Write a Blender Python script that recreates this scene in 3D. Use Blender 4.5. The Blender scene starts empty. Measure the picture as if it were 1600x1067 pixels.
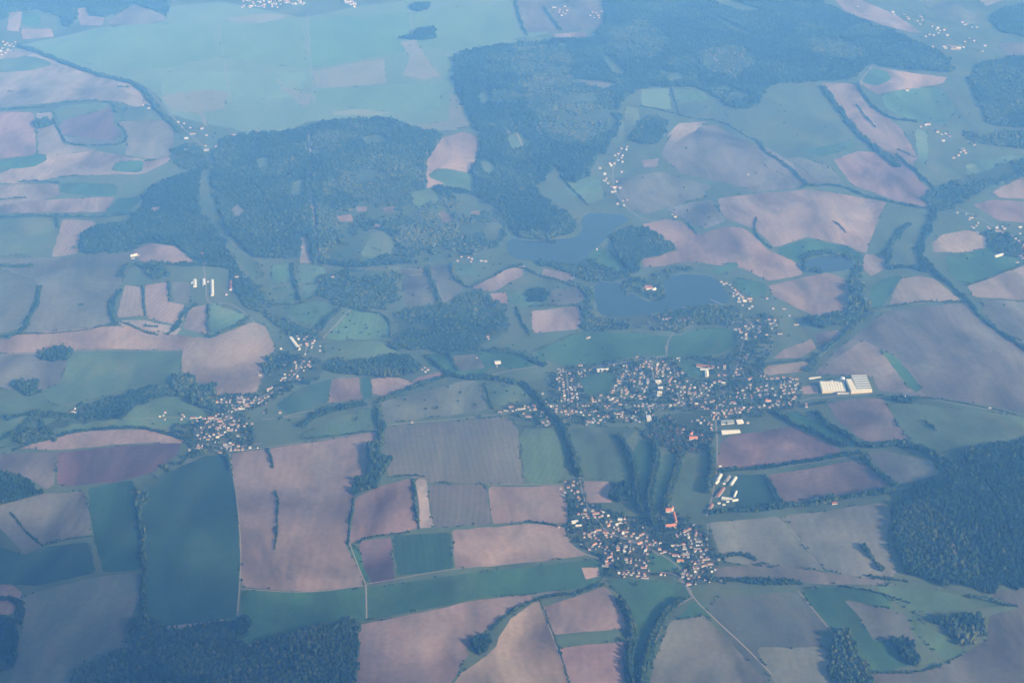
import bpy, bmesh, math, random
import numpy as np
from mathutils import Vector, Matrix
from mathutils.geometry import delaunay_2d_cdt
random.seed(11)
RNG = np.random.default_rng(5)
R = math.radians

# ------------------------------------------------------------------ survey data
# Ground parcels were surveyed off the aerial view; every line is a parcel outline.
# class : b bare soil, p dark ploughed soil, t pale stubble, k fallow, m meadow, g fresh green, d dark crop,
#         w water, u village gardens, F wood (with label), f open scrubby wood (with label); s = drill rows
FIELDS = """
e|35,70 85,60 150,44 255,35 265,10 345,3 470,28 560,10 640,0 800,0 860,50 815,65 720,85 708,110 715,180 725,200 690,205 640,200 610,187 520,187 480,190 450,205 400,210 330,195 270,180 245,150 220,130 165,118 110,100 60,80 28,73
e|62,80 150,46 258,36 330,40 338,88 250,108 120,98
e|344,40 470,30 478,108 346,90
e|484,30 640,18 640,80 486,108
e|250,112 480,113 470,150 360,160 252,148
x|488,112 600,92 604,130 492,138
e|492,140 604,132 688,130 690,172 600,174 494,162
e|648,20 760,6 800,20 806,58 720,80 650,72
x|250,150 330,140 358,145 350,170 318,176 325,196 318,196 312,178 265,172
x|432,115 442,135 462,140 490,148 484,164 470,166 455,150 440,140
x|625,65 650,62 665,90 690,120 660,125 628,118 640,90
x|705,145 722,158 735,195 710,204 640,203 650,196 700,190
x|340,30 400,22 460,25 400,38
x|515,175 560,170 610,176 590,181 520,180
F|blue hazy wood filling the far upper left corner|-60,-30 264,-30 262,28 240,15 210,8 190,22 165,25 165,28 140,27 137,12 120,14 118,30 105,45 90,25 60,15 20,20 8,30 -60,58
t|120,14 136,12 136,25 165,28 160,40 125,40
k|210,6 255,24 262,30 240,38 175,41 165,33 185,22
t|15,20 35,18 30,50 10,48
g|37,18 60,20 65,40 35,40
t|32,45 80,45 85,58 35,62
t|-40,88 28,76 110,105 200,130 228,150 236,165 210,167 180,158 100,160 -40,172
m|-40,98 50,87 85,100 40,112 -40,116
b|-40,175 53,176 57,242 -40,252
t|57,177 80,176 88,200 100,226 150,233 140,242 60,245
m|80,168 175,160 196,164 190,192 178,190 176,170 105,186 95,195
p|92,196 105,186 175,168 178,195 192,212 178,220 120,214 94,210
k|94,212 120,216 180,220 190,227 110,227
k|182,190 260,188 275,205 268,238 240,250 195,242 200,215
t|60,246 150,236 240,252 268,238 266,252 225,272 95,276 40,287 -40,287
g|10,250 70,240 75,250 50,262 -40,267
g|95,285 185,289 180,307 95,303
g|180,254 225,250 222,270 175,268
t|-40,290 90,287 95,305 40,318 -40,326
t|40,314 180,308 165,331 -40,334
d|165,331 185,310 225,308 205,328 190,338
m|-40,342 88,340 80,396 -40,402
ts|98,342 145,345 150,351 126,365 122,397 80,402
k|-40,404 82,403 150,398 205,394 200,420 190,440 178,470 180,498 165,510 62,522 40,518 62,465 58,440
k|-40,412 56,436 58,462 36,515 -40,528
b|205,393 235,380 275,385 305,411 298,415 225,414
ts|195,446 221,448 224,494 182,496
ts|226,446 261,441 265,471 290,476 284,509 229,497
k|269,441 297,441 298,474 270,472
t|286,512 296,481 324,476 325,522
t|180,501 226,500 284,513 274,525 195,514
b|-40,548 10,526 40,521 150,511 200,509 260,521 320,529 308,526 290,546 115,547 -40,556
b|295,526 330,529 395,503 415,510 431,545 415,560 412,590 400,614 338,620 336,602 325,602 310,597 283,589 286,548
k|-40,555 108,549 104,570 94,598 60,612 -40,602
m|110,549 286,549 280,588 275,598 225,600 188,608 150,624 90,633 62,611 96,599
h|328,472 365,486 385,491 375,511 328,527
h|423,415 455,413 459,440 424,444
h|465,413 508,416 507,439 466,443
h|420,453 459,446 466,470 440,474
h|471,446 504,441 490,464 472,469
h|440,479 500,471 524,480 524,489 500,514 460,500
hs|507,525 545,481 560,485 605,490 610,529 520,531
k|627,420 660,417 684,474 630,478
k|670,416 705,411 724,441 717,465 690,474
h|709,415 735,412 752,424 741,432 712,430
t|736,450 790,421 822,415 816,431 771,456
h|757,461 800,455 850,462 858,470 830,480 800,476
b|766,459 789,456 795,474 775,477
t|850,420 905,430 890,440 845,434
m|500,537 590,531 628,550 618,560 585,565 510,558
g|667,555 690,548 800,546 858,561 820,577 770,572 745,588 702,583 668,570
k|705,556 745,553 758,575 716,580
d|430,632 470,606 518,591 510,630 452,648
b|520,591 560,589 566,624 512,629
d|563,591 577,589 582,622 568,624
b|579,591 620,589 650,599 602,619 582,614
b|655,588 690,581 700,588 640,598
m|456,685 520,655 580,637 585,660 550,679 470,685
k|590,629 720,596 745,594 763,640 602,662
m|753,598 800,601 832,611 820,626 772,636 767,640
ks|602,667 790,651 800,657 809,671 819,754 770,756 665,754 640,744 606,744 602,700
ms|810,671 868,669 888,722 879,740 871,755 821,756
b|360,709 420,701 585,674 591,690 570,701 578,720 575,740 553,776 550,800 541,850 571,914 480,924 410,920 379,917 371,780
b|556,777 600,757 640,748 649,770 655,824 640,829 560,843 546,849 553,800
t|650,748 667,749 675,824 657,826
ks|670,757 759,757 767,819 679,824
b|762,760 880,758 885,780 889,818 820,813 770,819
b|706,828 770,823 820,818 880,820 895,850 914,867 711,889
ds|613,837 702,831 709,888 621,899
p|560,846 611,839 617,906 581,913 567,880
g|543,856 557,851 576,905 571,910 565,895
g|376,920 480,927 580,917 760,892 933,872 943,882 943,900 930,914 840,928 745,933 680,948 575,968 540,973 480,983 375,1008 368,998 377,960
t|908,886 934,886 938,899 915,905
k|820,930 870,922 880,928 840,932
b|557,977 670,954 745,937 828,928 833,936 800,950 760,983 728,1013 733,1022 700,1072 700,1110 545,1110
b|842,936 832,942 795,968 775,1010 760,1024 722,1050 705,1072 700,1110 900,1110 884,1040 852,967
b|847,949 945,916 974,945 984,980 862,992 856,960
m|863,995 986,983 988,999 870,1010
b|871,1012 985,1001 975,1050 982,1110 900,1110 887,1050
g|946,882 950,902 1050,907 1075,917 1079,932 1050,950 1035,980 1020,1020 1010,1110 984,1110 990,1000 986,960 976,940 950,912
k|1046,971 1100,961 1130,992 1195,1050 1230,1110 1008,1110 1022,1030
g|1052,969 1082,939 1096,940 1112,966 1098,960
q|1102,936 1245,921 1278,960 1297,984 1276,986 1302,1040 1330,1110 1240,1110 1132,990
k|1180,1010 1290,1010 1320,1110 1235,1110
g|1247,920 1300,916 1380,927 1400,955 1440,1035 1400,1045 1362,1050 1332,1010 1302,985
k|1320,936 1415,957 1434,1012 1416,1000 1366,1000 1345,968
m|1370,913 1450,922 1530,932 1588,945 1480,955 1430,955 1380,931
m|1430,952 1442,972 1510,1015 1500,1026 1480,1031 1442,1002 1420,972
k|1542,926 1660,918 1660,1110 1330,1110 1365,1052 1470,1042 1540,1000 1546,962 1590,949
k|1107,816 1220,806 1284,890 1268,889 1136,879 1125,863 1112,832
k|1222,805 1384,784 1390,800 1385,840 1400,890 1395,900 1340,904 1288,889
k|1112,886 1200,881 1290,893 1380,906 1398,914 1250,911 1170,904 1108,903
b|1126,691 1140,681 1240,666 1319,705 1200,729 1121,734
b|1198,741 1344,718 1393,762 1226,786
k|1352,708 1380,703 1455,719 1468,740 1400,760
d|1150,741 1193,741 1214,788 1150,793 1140,770
b|1292,631 1330,623 1379,622 1420,689 1350,689 1312,661
m|1381,623 1470,636 1660,662 1660,672 1490,711 1478,714 1422,689
k|1272,585 1310,546 1340,521 1385,486 1510,474 1545,511 1660,560 1660,650 1600,645 1440,619 1372,611 1362,588 1340,588
n|1272,585 1350,531 1373,545 1403,580 1424,612 1376,611 1362,588
v|1372,544 1400,556 1441,606 1430,614 1402,582
b|1252,604 1275,601 1280,614 1255,616
b|1206,560 1226,545 1269,529 1276,545 1246,559
b|1190,580 1200,572 1265,563 1260,579 1195,587
t|1271,521 1310,515 1320,525 1281,545
b|1201,446 1290,426 1319,435 1328,460 1324,480 1304,494 1270,492 1240,479 1206,460
b|1002,351 1040,342 1065,347 1092,366 1130,355 1160,355 1180,371 1200,391 1240,406 1255,429 1200,439 1160,419 1080,409 1006,419 1002,406 1062,390
t|1121,311 1200,301 1260,296 1384,316 1374,340 1354,395 1345,394 1325,384 1295,377 1260,369 1210,387 1182,360 1132,341
g|1206,391 1265,371 1290,379 1325,386 1350,400 1345,411 1310,396 1275,396 1250,412
g|1107,421 1150,408 1155,416 1121,430
k|1040,325 1110,312 1135,345 1100,358 1070,345
t|1347,417 1352,396 1380,401 1389,415 1361,432
g|1140,433 1195,441 1199,460 1170,465
g|1360,446 1400,429 1409,433 1390,460 1375,485 1361,481
t|1389,477 1406,436 1440,431 1460,436 1503,470 1400,477
t|1456,380 1475,366 1510,359 1545,366 1555,384 1510,394 1460,394
g|1477,400 1510,396 1560,381 1660,372 1660,400 1550,430 1505,444 1482,425
t|1512,447 1600,415 1660,405 1660,475 1520,464
k|1532,467 1660,478 1660,555 1600,540 1543,500
b|1520,320 1550,312 1660,318 1660,352 1560,345
b|1550,300 1600,276 1660,265 1660,312 1560,309
b|1302,250 1340,236 1400,241 1463,310 1450,324 1400,314 1332,289
b|1282,130 1335,131 1353,160 1408,200 1434,245 1424,264 1400,254 1352,215 1312,175
g|1251,236 1330,221 1345,226 1290,245 1265,240
k|1180,250 1250,246 1300,262 1320,288 1260,292
t|1342,130 1360,104 1400,111 1480,121 1474,130 1430,139 1370,147
g|1344,130 1360,106 1385,111 1394,124 1372,134
h|1376,151 1400,141 1470,136 1494,170 1480,194 1420,189 1386,170
h|1431,200 1450,206 1450,250 1440,264 1431,230
k|1532,161 1660,160 1660,190 1542,195
h|1505,255 1600,240 1600,272 1550,296 1520,290
k|1047,212 1070,196 1120,196 1150,216 1200,231 1250,262 1290,290 1180,299 1130,285 1062,270 1032,242
t|1042,212 1060,193 1105,190 1085,205 1052,225
t|1002,251 1030,248 1026,260 1006,262
e|1001,140 1045,138 1048,172 1003,165
m|1052,139 1098,141 1108,158 1056,160
m|1056,163 1108,161 1145,185 1100,189 1060,180
m|977,166 998,168 999,190 986,205 974,208
h|881,281 935,276 945,309 925,320 886,300
k|960,280 1030,268 1110,290 1100,308 1010,335 975,325
k|800,8 850,-30 940,-30 943,44 880,48 822,52
t|865,53 916,50 916,58 868,61
m|800,60 860,58 865,63 815,68
t|1270,-30 1330,-5 1400,24 1440,52 1420,50 1380,40 1320,18
k|1400,-30 1470,-5 1550,33 1500,40 1460,20
t|1500,-30 1570,-30 1570,0 1540,10
t|1478,70 1505,72 1500,81
k|1560,68 1660,66 1660,90 1570,88
F|immense blue hazy forest across the upper right of the view|945,-40 1090,-40 1250,-40 1280,5 1330,26 1400,52 1480,90 1495,115 1400,108 1355,100 1335,125 1280,128 1200,130 1180,170 1140,170 1100,138 1000,136 970,160 967,205 940,242 905,290 880,280 872,250 862,270 832,300 880,330 905,350 895,366 870,369 850,376 820,373 795,360 790,330 760,310 742,300 740,265 752,235 754,215 737,190 714,140 710,95 722,82 820,67 945,60
f|wooded patch just below the far hamlet, upper left|268,234 300,226 320,240 312,262 285,268 270,255
F|dark wood left of the far blue meadows|1000,190 1020,180 1040,188 1043,205 1030,222 1005,228 984,220
f|wooded stream junction near the right edge|1440,302 1480,290 1530,270 1570,252 1640,240 1640,262 1545,290 1505,318 1475,332 1450,322
f|trees along the far lane, right edge|1500,200 1540,212 1600,205 1640,215 1640,236 1580,232 1520,225
f|leafy gardens slope of the right edge village|1530,362 1570,358 1600,380 1640,395 1640,412 1590,405 1560,400 1540,385
F|dark blue forest block at the upper right edge|1530,100 1600,90 1680,85 1680,200 1550,200 1530,160 1512,130
F|hazy forest in the far top right corner|1548,25 1600,5 1680,0 1680,62 1600,58 1560,50
f|thin pale wood patch in the far upper forest, near its left edge|955,40 1010,30 1050,60 1030,95 980,90 950,70
f|thin pale wood patch in the middle of the far upper forest|1090,80 1150,70 1190,95 1150,120 1100,112
f|thin pale wood patch along the far forest's lower fringe|1010,108 1080,118 1130,135 1180,150 1150,160 1090,132 1010,130
f|thin pale wood patch right of the far upper forest's middle|1260,60 1320,62 1370,88 1320,98 1270,88
m|1040,120 1060,114 1068,124 1048,130
m|1120,140 1140,134 1150,144
m|745,150 762,140 770,158 752,166
k|835,200 855,190 868,205 845,214
m|790,215 815,205 828,226 800,238
m|748,255 768,248 776,268 758,276
m|905,170 920,160 930,178 915,186
m|420,300 446,296 452,312 428,318
m|395,345 412,340 418,356 400,362
k|520,290 548,282 556,298 530,306
m|620,270 645,262 652,280 628,288
m|1092,-20 1130,-5 1196,20 1160,20 1120,8
m|1105,21 1140,36 1192,64 1150,52 1130,42
m|940,85 960,90 981,116 960,120 946,102
k|900,124 965,131 960,139 925,144
m|872,68 890,68 884,88 874,90
t|850,112 868,104 880,115 860,118
m|800,140 822,150 815,154 798,150
t|985,96 1002,94 998,104
F|broad dense forest in the centre left, above the small meadows|331,265 346,215 400,210 450,207 520,188 610,188 640,202 690,207 690,225 667,250 667,290 742,300 790,330 788,380 740,398 720,400 630,413 560,418 500,413 480,405 400,406 362,370 336,310
f|lighter open woodland with many clearings, right part of the centre forest|492,330 500,300 545,262 600,240 660,262 668,292 742,303 788,332 786,380 738,398 718,400 630,412 560,416 502,410
f|paler broken woodland between the far clearings, top centre|800,75 870,70 900,90 890,120 960,150 962,200 900,232 850,215 820,160
m|505,392 560,384 600,392 590,408 520,408
m|640,300 680,296 690,315 650,325
m|700,300 740,306 770,330 735,328
m|755,350 785,345 785,375 760,378
k|360,330 372,318 384,330 372,345
m|400,250 420,244 424,262 404,268
m|560,215 600,210 610,225 572,232
b|667,252 690,216 725,206 748,216 750,236 735,266 700,286 667,295
m|665,275 690,262 742,272 740,298 700,290
m|478,213 490,212 486,235 512,232 500,245 478,238
m|455,285 478,279 475,310 454,310
m|484,311 490,309 496,350 488,348
t|470,372 480,366 490,410 469,411
b|525,338 548,335 552,345 530,348
b|556,324 575,323 572,330 558,331
b|598,325 617,321 616,332 602,333
b|584,350 598,352 598,359 585,358
t|684,335 694,328 710,342 700,350 690,346
b|735,331 748,328 752,338 738,338
m|585,360 600,362 620,380 610,400 560,402
F|left wing of wood running down to the barns meadow|124,370 150,355 200,349 215,331 230,300 308,265 322,246 328,258 311,300 309,330 345,370 372,420 342,420 310,412 280,383 235,379 200,392 150,396 124,396
m|312,270 329,263 329,300 347,350 362,385 402,410 414,432 396,436 367,402 346,366 310,326
b|236,325 252,322 250,331 238,331
f|dark mixed wood south of the striped pale fields|610,492 640,481 690,477 720,467 750,452 760,466 795,480 795,520 740,545 700,550 660,548 615,545 625,520
f|scrubby open wood beside the two teal meadows|495,432 560,421 626,424 624,465 600,485 545,479 526,479 500,455
f|tree belt following the valley from barns to sawmill|362,405 395,440 430,472 460,507 500,520 500,532 470,532 445,520 420,500 400,490 372,470 364,440
F|long low wood in the valley left of the solitary farm|506,562 560,567 630,556 664,571 655,584 600,589 540,587 511,577
w|795,371 830,378 870,374 900,372 913,356 906,345 920,331 975,336 985,345 960,356 945,376 915,400 905,413 870,410 800,405 790,388
w|928,442 952,441 972,444 978,468 986,456 1000,466 1018,474 1042,454 1032,441 1042,433 1070,428 1110,431 1126,443 1142,467 1136,475 1100,476 1060,482 1020,491 960,496 935,491 930,470
w|1254,406 1300,398 1331,405 1335,419 1290,427 1262,420
g|912,405 935,386 955,392 985,424 972,430 930,414
F|rounded dark wood beside the upper lake|955,368 985,359 1015,362 1040,375 1057,388 1030,400 1002,406 1000,424 985,430 962,395
f|tree belt on the dam between the two lakes|903,414 916,402 940,416 990,432 965,440 930,440 900,432 850,416 838,408
f|wooded peninsula around the red roofed lake farm|972,442 990,436 1012,440 1030,424 1070,417 1112,425 1072,427 1036,432 1028,441 1040,453 1018,472 1002,465 988,454 977,464
f|curved tree belt on the west shore of the lower lake|888,440 908,440 930,468 926,490 906,505 904,484 918,470
f|tangled trees on the south shore of the lower lake|930,497 960,497 1010,492 1060,484 1142,476 1160,490 1150,508 1080,508 1060,520 960,513 915,520 905,510
t|830,486 905,479 911,490 904,514 832,521
k|862,453 905,448 914,465 904,474 857,477
F|small dark copse between the pale lakeside fields|818,457 850,450 862,464 850,474 830,474
g|832,552 900,521 960,518 1060,526 1085,515 1130,511 1147,520 1150,540 1120,554 1060,559 1000,554 940,569 870,570
f|trees around the pond in the pink fields|1246,402 1275,392 1310,394 1336,403 1344,420 1350,440 1334,430 1336,418 1328,404 1300,397 1256,404 1262,421 1290,429 1262,425
F|curved tree belt below the round pink field|1326,426 1345,432 1351,470 1346,490 1322,506 1272,516 1250,501 1290,499 1326,486 1331,460
u|858,577 1000,559 1060,560 1150,556 1150,500 1200,490 1220,505 1200,560 1190,590 1252,592 1252,636 1190,652 1116,656 1108,646 1030,640 1000,662 920,664 850,668 778,642 800,632 860,630
g|907,588 950,582 962,585 950,615 930,620 912,616
g|1060,562 1105,566 1100,594 1070,588
m|1085,640 1112,642 1110,650 1080,650
u|880,752 908,744 930,790 1000,812 1040,790 1108,830 1122,880 1112,912 1072,917 1050,896 945,906 938,876 884,840 888,800
g|1014,862 1050,870 1072,881 1060,893 1013,894
u|248,642 300,640 340,615 420,618 418,632 380,645 400,680 410,695 360,706 300,700 282,690
m|888,672 920,666 1000,668 985,680 972,692 984,720 984,750 916,748 900,705
b|911,752 952,752 957,784 917,787
F|small copse beside the square pink field|953,763 975,759 986,775 976,785 956,785
g|1000,685 1018,692 1016,740 1006,775 998,760 988,710
m|1030,712 1062,706 1042,755 1022,798 1018,770
m|1068,716 1108,712 1100,758 1066,794 1046,794
f|autumn tinted park wood around the orange hall|1028,652 1060,642 1108,648 1115,665 1110,700 1062,712 1020,692 1005,682
g|1240,640 1262,652 1345,694 1325,700 1272,672 1226,650
F|big forested hill at the right edge|1393,812 1402,776 1440,760 1475,741 1494,715 1560,695 1660,682 1660,918 1540,925 1500,915 1450,908 1410,896 1398,850
f|paler mixed stand on the front slope of the right hill|1402,800 1440,785 1480,815 1525,840 1540,880 1528,908 1450,896 1412,880
m|1466,850 1500,852 1534,856 1530,862 1490,860
F|near copse at the bottom right, largest of three|1302,990 1320,985 1338,1010 1362,1055 1380,1110 1320,1110 1294,1045
F|square copse standing between the other two at lower right|1388,1001 1420,1000 1443,1033 1412,1040
F|rounded copse by the purple field at lower right|1462,966 1500,962 1535,968 1543,985 1510,1010 1488,1000
F|dark wood at the left edge above the purple field|-60,738 20,742 60,760 75,783 60,790 -60,800
F|dark near wood along the bottom left edge|100,1110 120,1042 195,1022 215,1010 198,985 215,965 250,966 262,986 375,968 388,958 392,975 374,1012 470,987 540,974 562,972 564,986 553,1110
F|dark copse at the lower left edge|-60,968 20,962 30,1000 26,1040 8,1047 -60,1050
k|-60,712 88,706 84,757 74,764 40,744 -60,730
p|88,706 180,697 284,692 275,711 240,738 180,754 90,759
b|25,700 80,681 150,671 230,671 280,681 294,690 280,692 180,694 88,703
k|-60,805 70,771 134,766 144,835 95,843 65,851 40,866 0,824
d|-60,830 38,868 70,853 140,846 150,894 60,914 -60,912
d|137,763 208,749 213,770 221,889 162,894 146,840
q|32,931 150,901 223,891 221,930 194,985 196,1018 160,1020 118,1040 100,1110 10,1110 38,962
b|-60,912 20,913 34,926 25,958 -60,966
d|217,772 250,742 320,712 357,709 370,790 377,870 368,963 280,979 262,982 226,962 226,880
t|258,978 352,967 350,971 262,984
m|-60,645 60,613 90,637 150,630 190,615 250,606 282,616 330,650 300,660 250,668 200,668 100,673 20,698 -60,706
f|tree belt above the long purple field|20,694 40,672 90,657 160,642 165,651 100,665 80,680 40,698
f|bushy belt winding along the left valley|104,640 150,630 190,617 230,602 270,602 290,611 300,625 250,620 200,640 190,654 130,660
F|dark tree clump above the left village|268,592 300,593 306,608 336,604 336,620 342,644 310,636 270,610
f|scrubby slope around the scattered valley houses|416,560 440,548 470,560 500,560 510,580 474,600 436,620 416,622 407,600
F|small oval copse on the purple field, far left|70,548 95,545 115,550 105,562 88,567 68,560
F|round copse beside the teal field, far left|20,600 35,593 58,594 63,610 50,619 24,615
F|square dark copse between pale fields at upper left|53,191 75,185 80,197 58,203
F|crescent copse between the brown and grey fields|572,702 590,693 600,720 607,738 590,754 553,776 555,760 576,735
F|club shaped copse between the two near pink fields|732,1010 766,986 771,1000 765,1014 746,1024
f|dark trees on the slope below the left village|210,757 250,737 300,712 300,692 330,705 282,720 240,760 226,790 212,792
F|scrub clump left of the striped pale fields|222,414 262,418 263,434 246,440 224,430
F|small pale copse beside the country road|1393,622 1430,623 1430,630 1395,630
F|tiny copse on a green rise, top centre|637,8 672,5 668,15 650,20
F|small far copse above the upper teal field|655,46 680,44 678,62 650,63 615,60 640,57
"""
# roads and tracks (wider ride on the right hill is a gap added for a shaded crest line): width in metres | surface | points
ROADS = """
7|asphalt|1240,632 1262,622 1300,620 1370,615 1440,620 1500,632 1600,650 1660,662
4|gravel|1060,905 1078,918 1082,933 1120,970 1170,1015 1205,1052
4|gravel|1082,933 1050,950 1036,972 1020,1010
6|asphalt|893,705 905,745 910,770 916,790 936,815 948,832 980,842 1010,852 1030,868
4|gravel|882,838 905,862 936,873
4|gravel|572,916 573,966
3|gravel|1223,808 1286,891
4|gravel|602,664 700,656 800,645
6|asphalt|858,582 900,578 960,569 1000,561 1040,556
6|asphalt|885,578 888,610 890,640 892,664
6|asphalt|990,568 975,590 962,615 955,640
5|gravel|1118,655 1121,690 1121,735 1112,780 1104,806
6|asphalt|1030,640 1062,628 1100,618 1130,602 1150,582 1160,540 1170,500
6|asphalt|1116,640 1150,634 1190,638 1240,632
6|asphalt|1018,562 1022,600 1026,640
4|gravel|845,940 860,985 893,1075
3|gravel|359,708 372,790 378,870 371,962
4|gravel|1040,540 1042,556
3|gravel|1247,922 1299,986
5|gravel|505,528 552,480
5|asphalt|330,655 300,690 360,700 410,692
5|asphalt|480,540 470,575 440,605 400,625 370,640 350,655
4|gravel|640,430 700,425 615,418
3|gravel|410,655 470,650
5|asphalt|946,832 1000,850 1050,874 1076,902
5|asphalt|1090,830 1096,860 1094,885 1080,912
5|asphalt|1012,894 1060,894 1080,930
5|asphalt|1190,598 1225,600 1252,596
5|asphalt|1165,622 1205,616 1252,614
5|asphalt|892,645 950,642 1000,634 1060,632
5|asphalt|1052,560 1056,600 1062,628
5|asphalt|1110,468 1140,480 1165,500 1200,515
9|gravel|1482,722 1505,736 1534,750 1562,792 1580,850
7|gravel|1400,790 1450,806 1490,840 1500,905
11|gravel|482,205 487,262 484,310 492,352 497,412
8|gravel|350,250 400,290 430,340 440,404
8|gravel|1000,0 1080,60 1150,120
8|gravel|760,120 800,190 830,260
7|gravel|200,1018 300,1000 420,1010 550,1040
3|gravel|342,38 350,95 361,160
3|gravel|481,22 486,110 492,162
3|gravel|250,110 480,112 640,84 720,82
3|gravel|640,16 646,76 692,128
3|gravel|-40,557 110,549 200,548 285,547
3|gravel|430,655 480,641 580,632 592,642
5|asphalt|300,700 370,707 480,690 588,672 602,664
5|asphalt|640,600 700,583 745,591 800,578 858,570
5|asphalt|318,415 322,440 323,478 360,470 400,505
3|gravel|1106,818 1106,870 1062,904
5|asphalt|972,232 955,268 962,305 1000,345 1060,347
5|asphalt|1041,556 1045,520 1100,503 1165,502
5|asphalt|1470,315 1520,335 1560,357 1600,388 1660,400
5|asphalt|1380,8 1430,22 1465,42 1490,70 1540,75
3|gravel|120,642 200,656 260,651 330,655
3|gravel|546,848 560,885 573,916
3|gravel|573,912 640,900 712,888 820,876 916,867
3|gravel|374,919 480,927 573,914
3|gravel|762,757 820,756 885,757
3|gravel|1126,740 1121,735 1200,731 1345,711
5|asphalt|-40,78 10,72 60,84 110,105 160,118 220,132 250,160 290,205 330,240
"""
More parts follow.
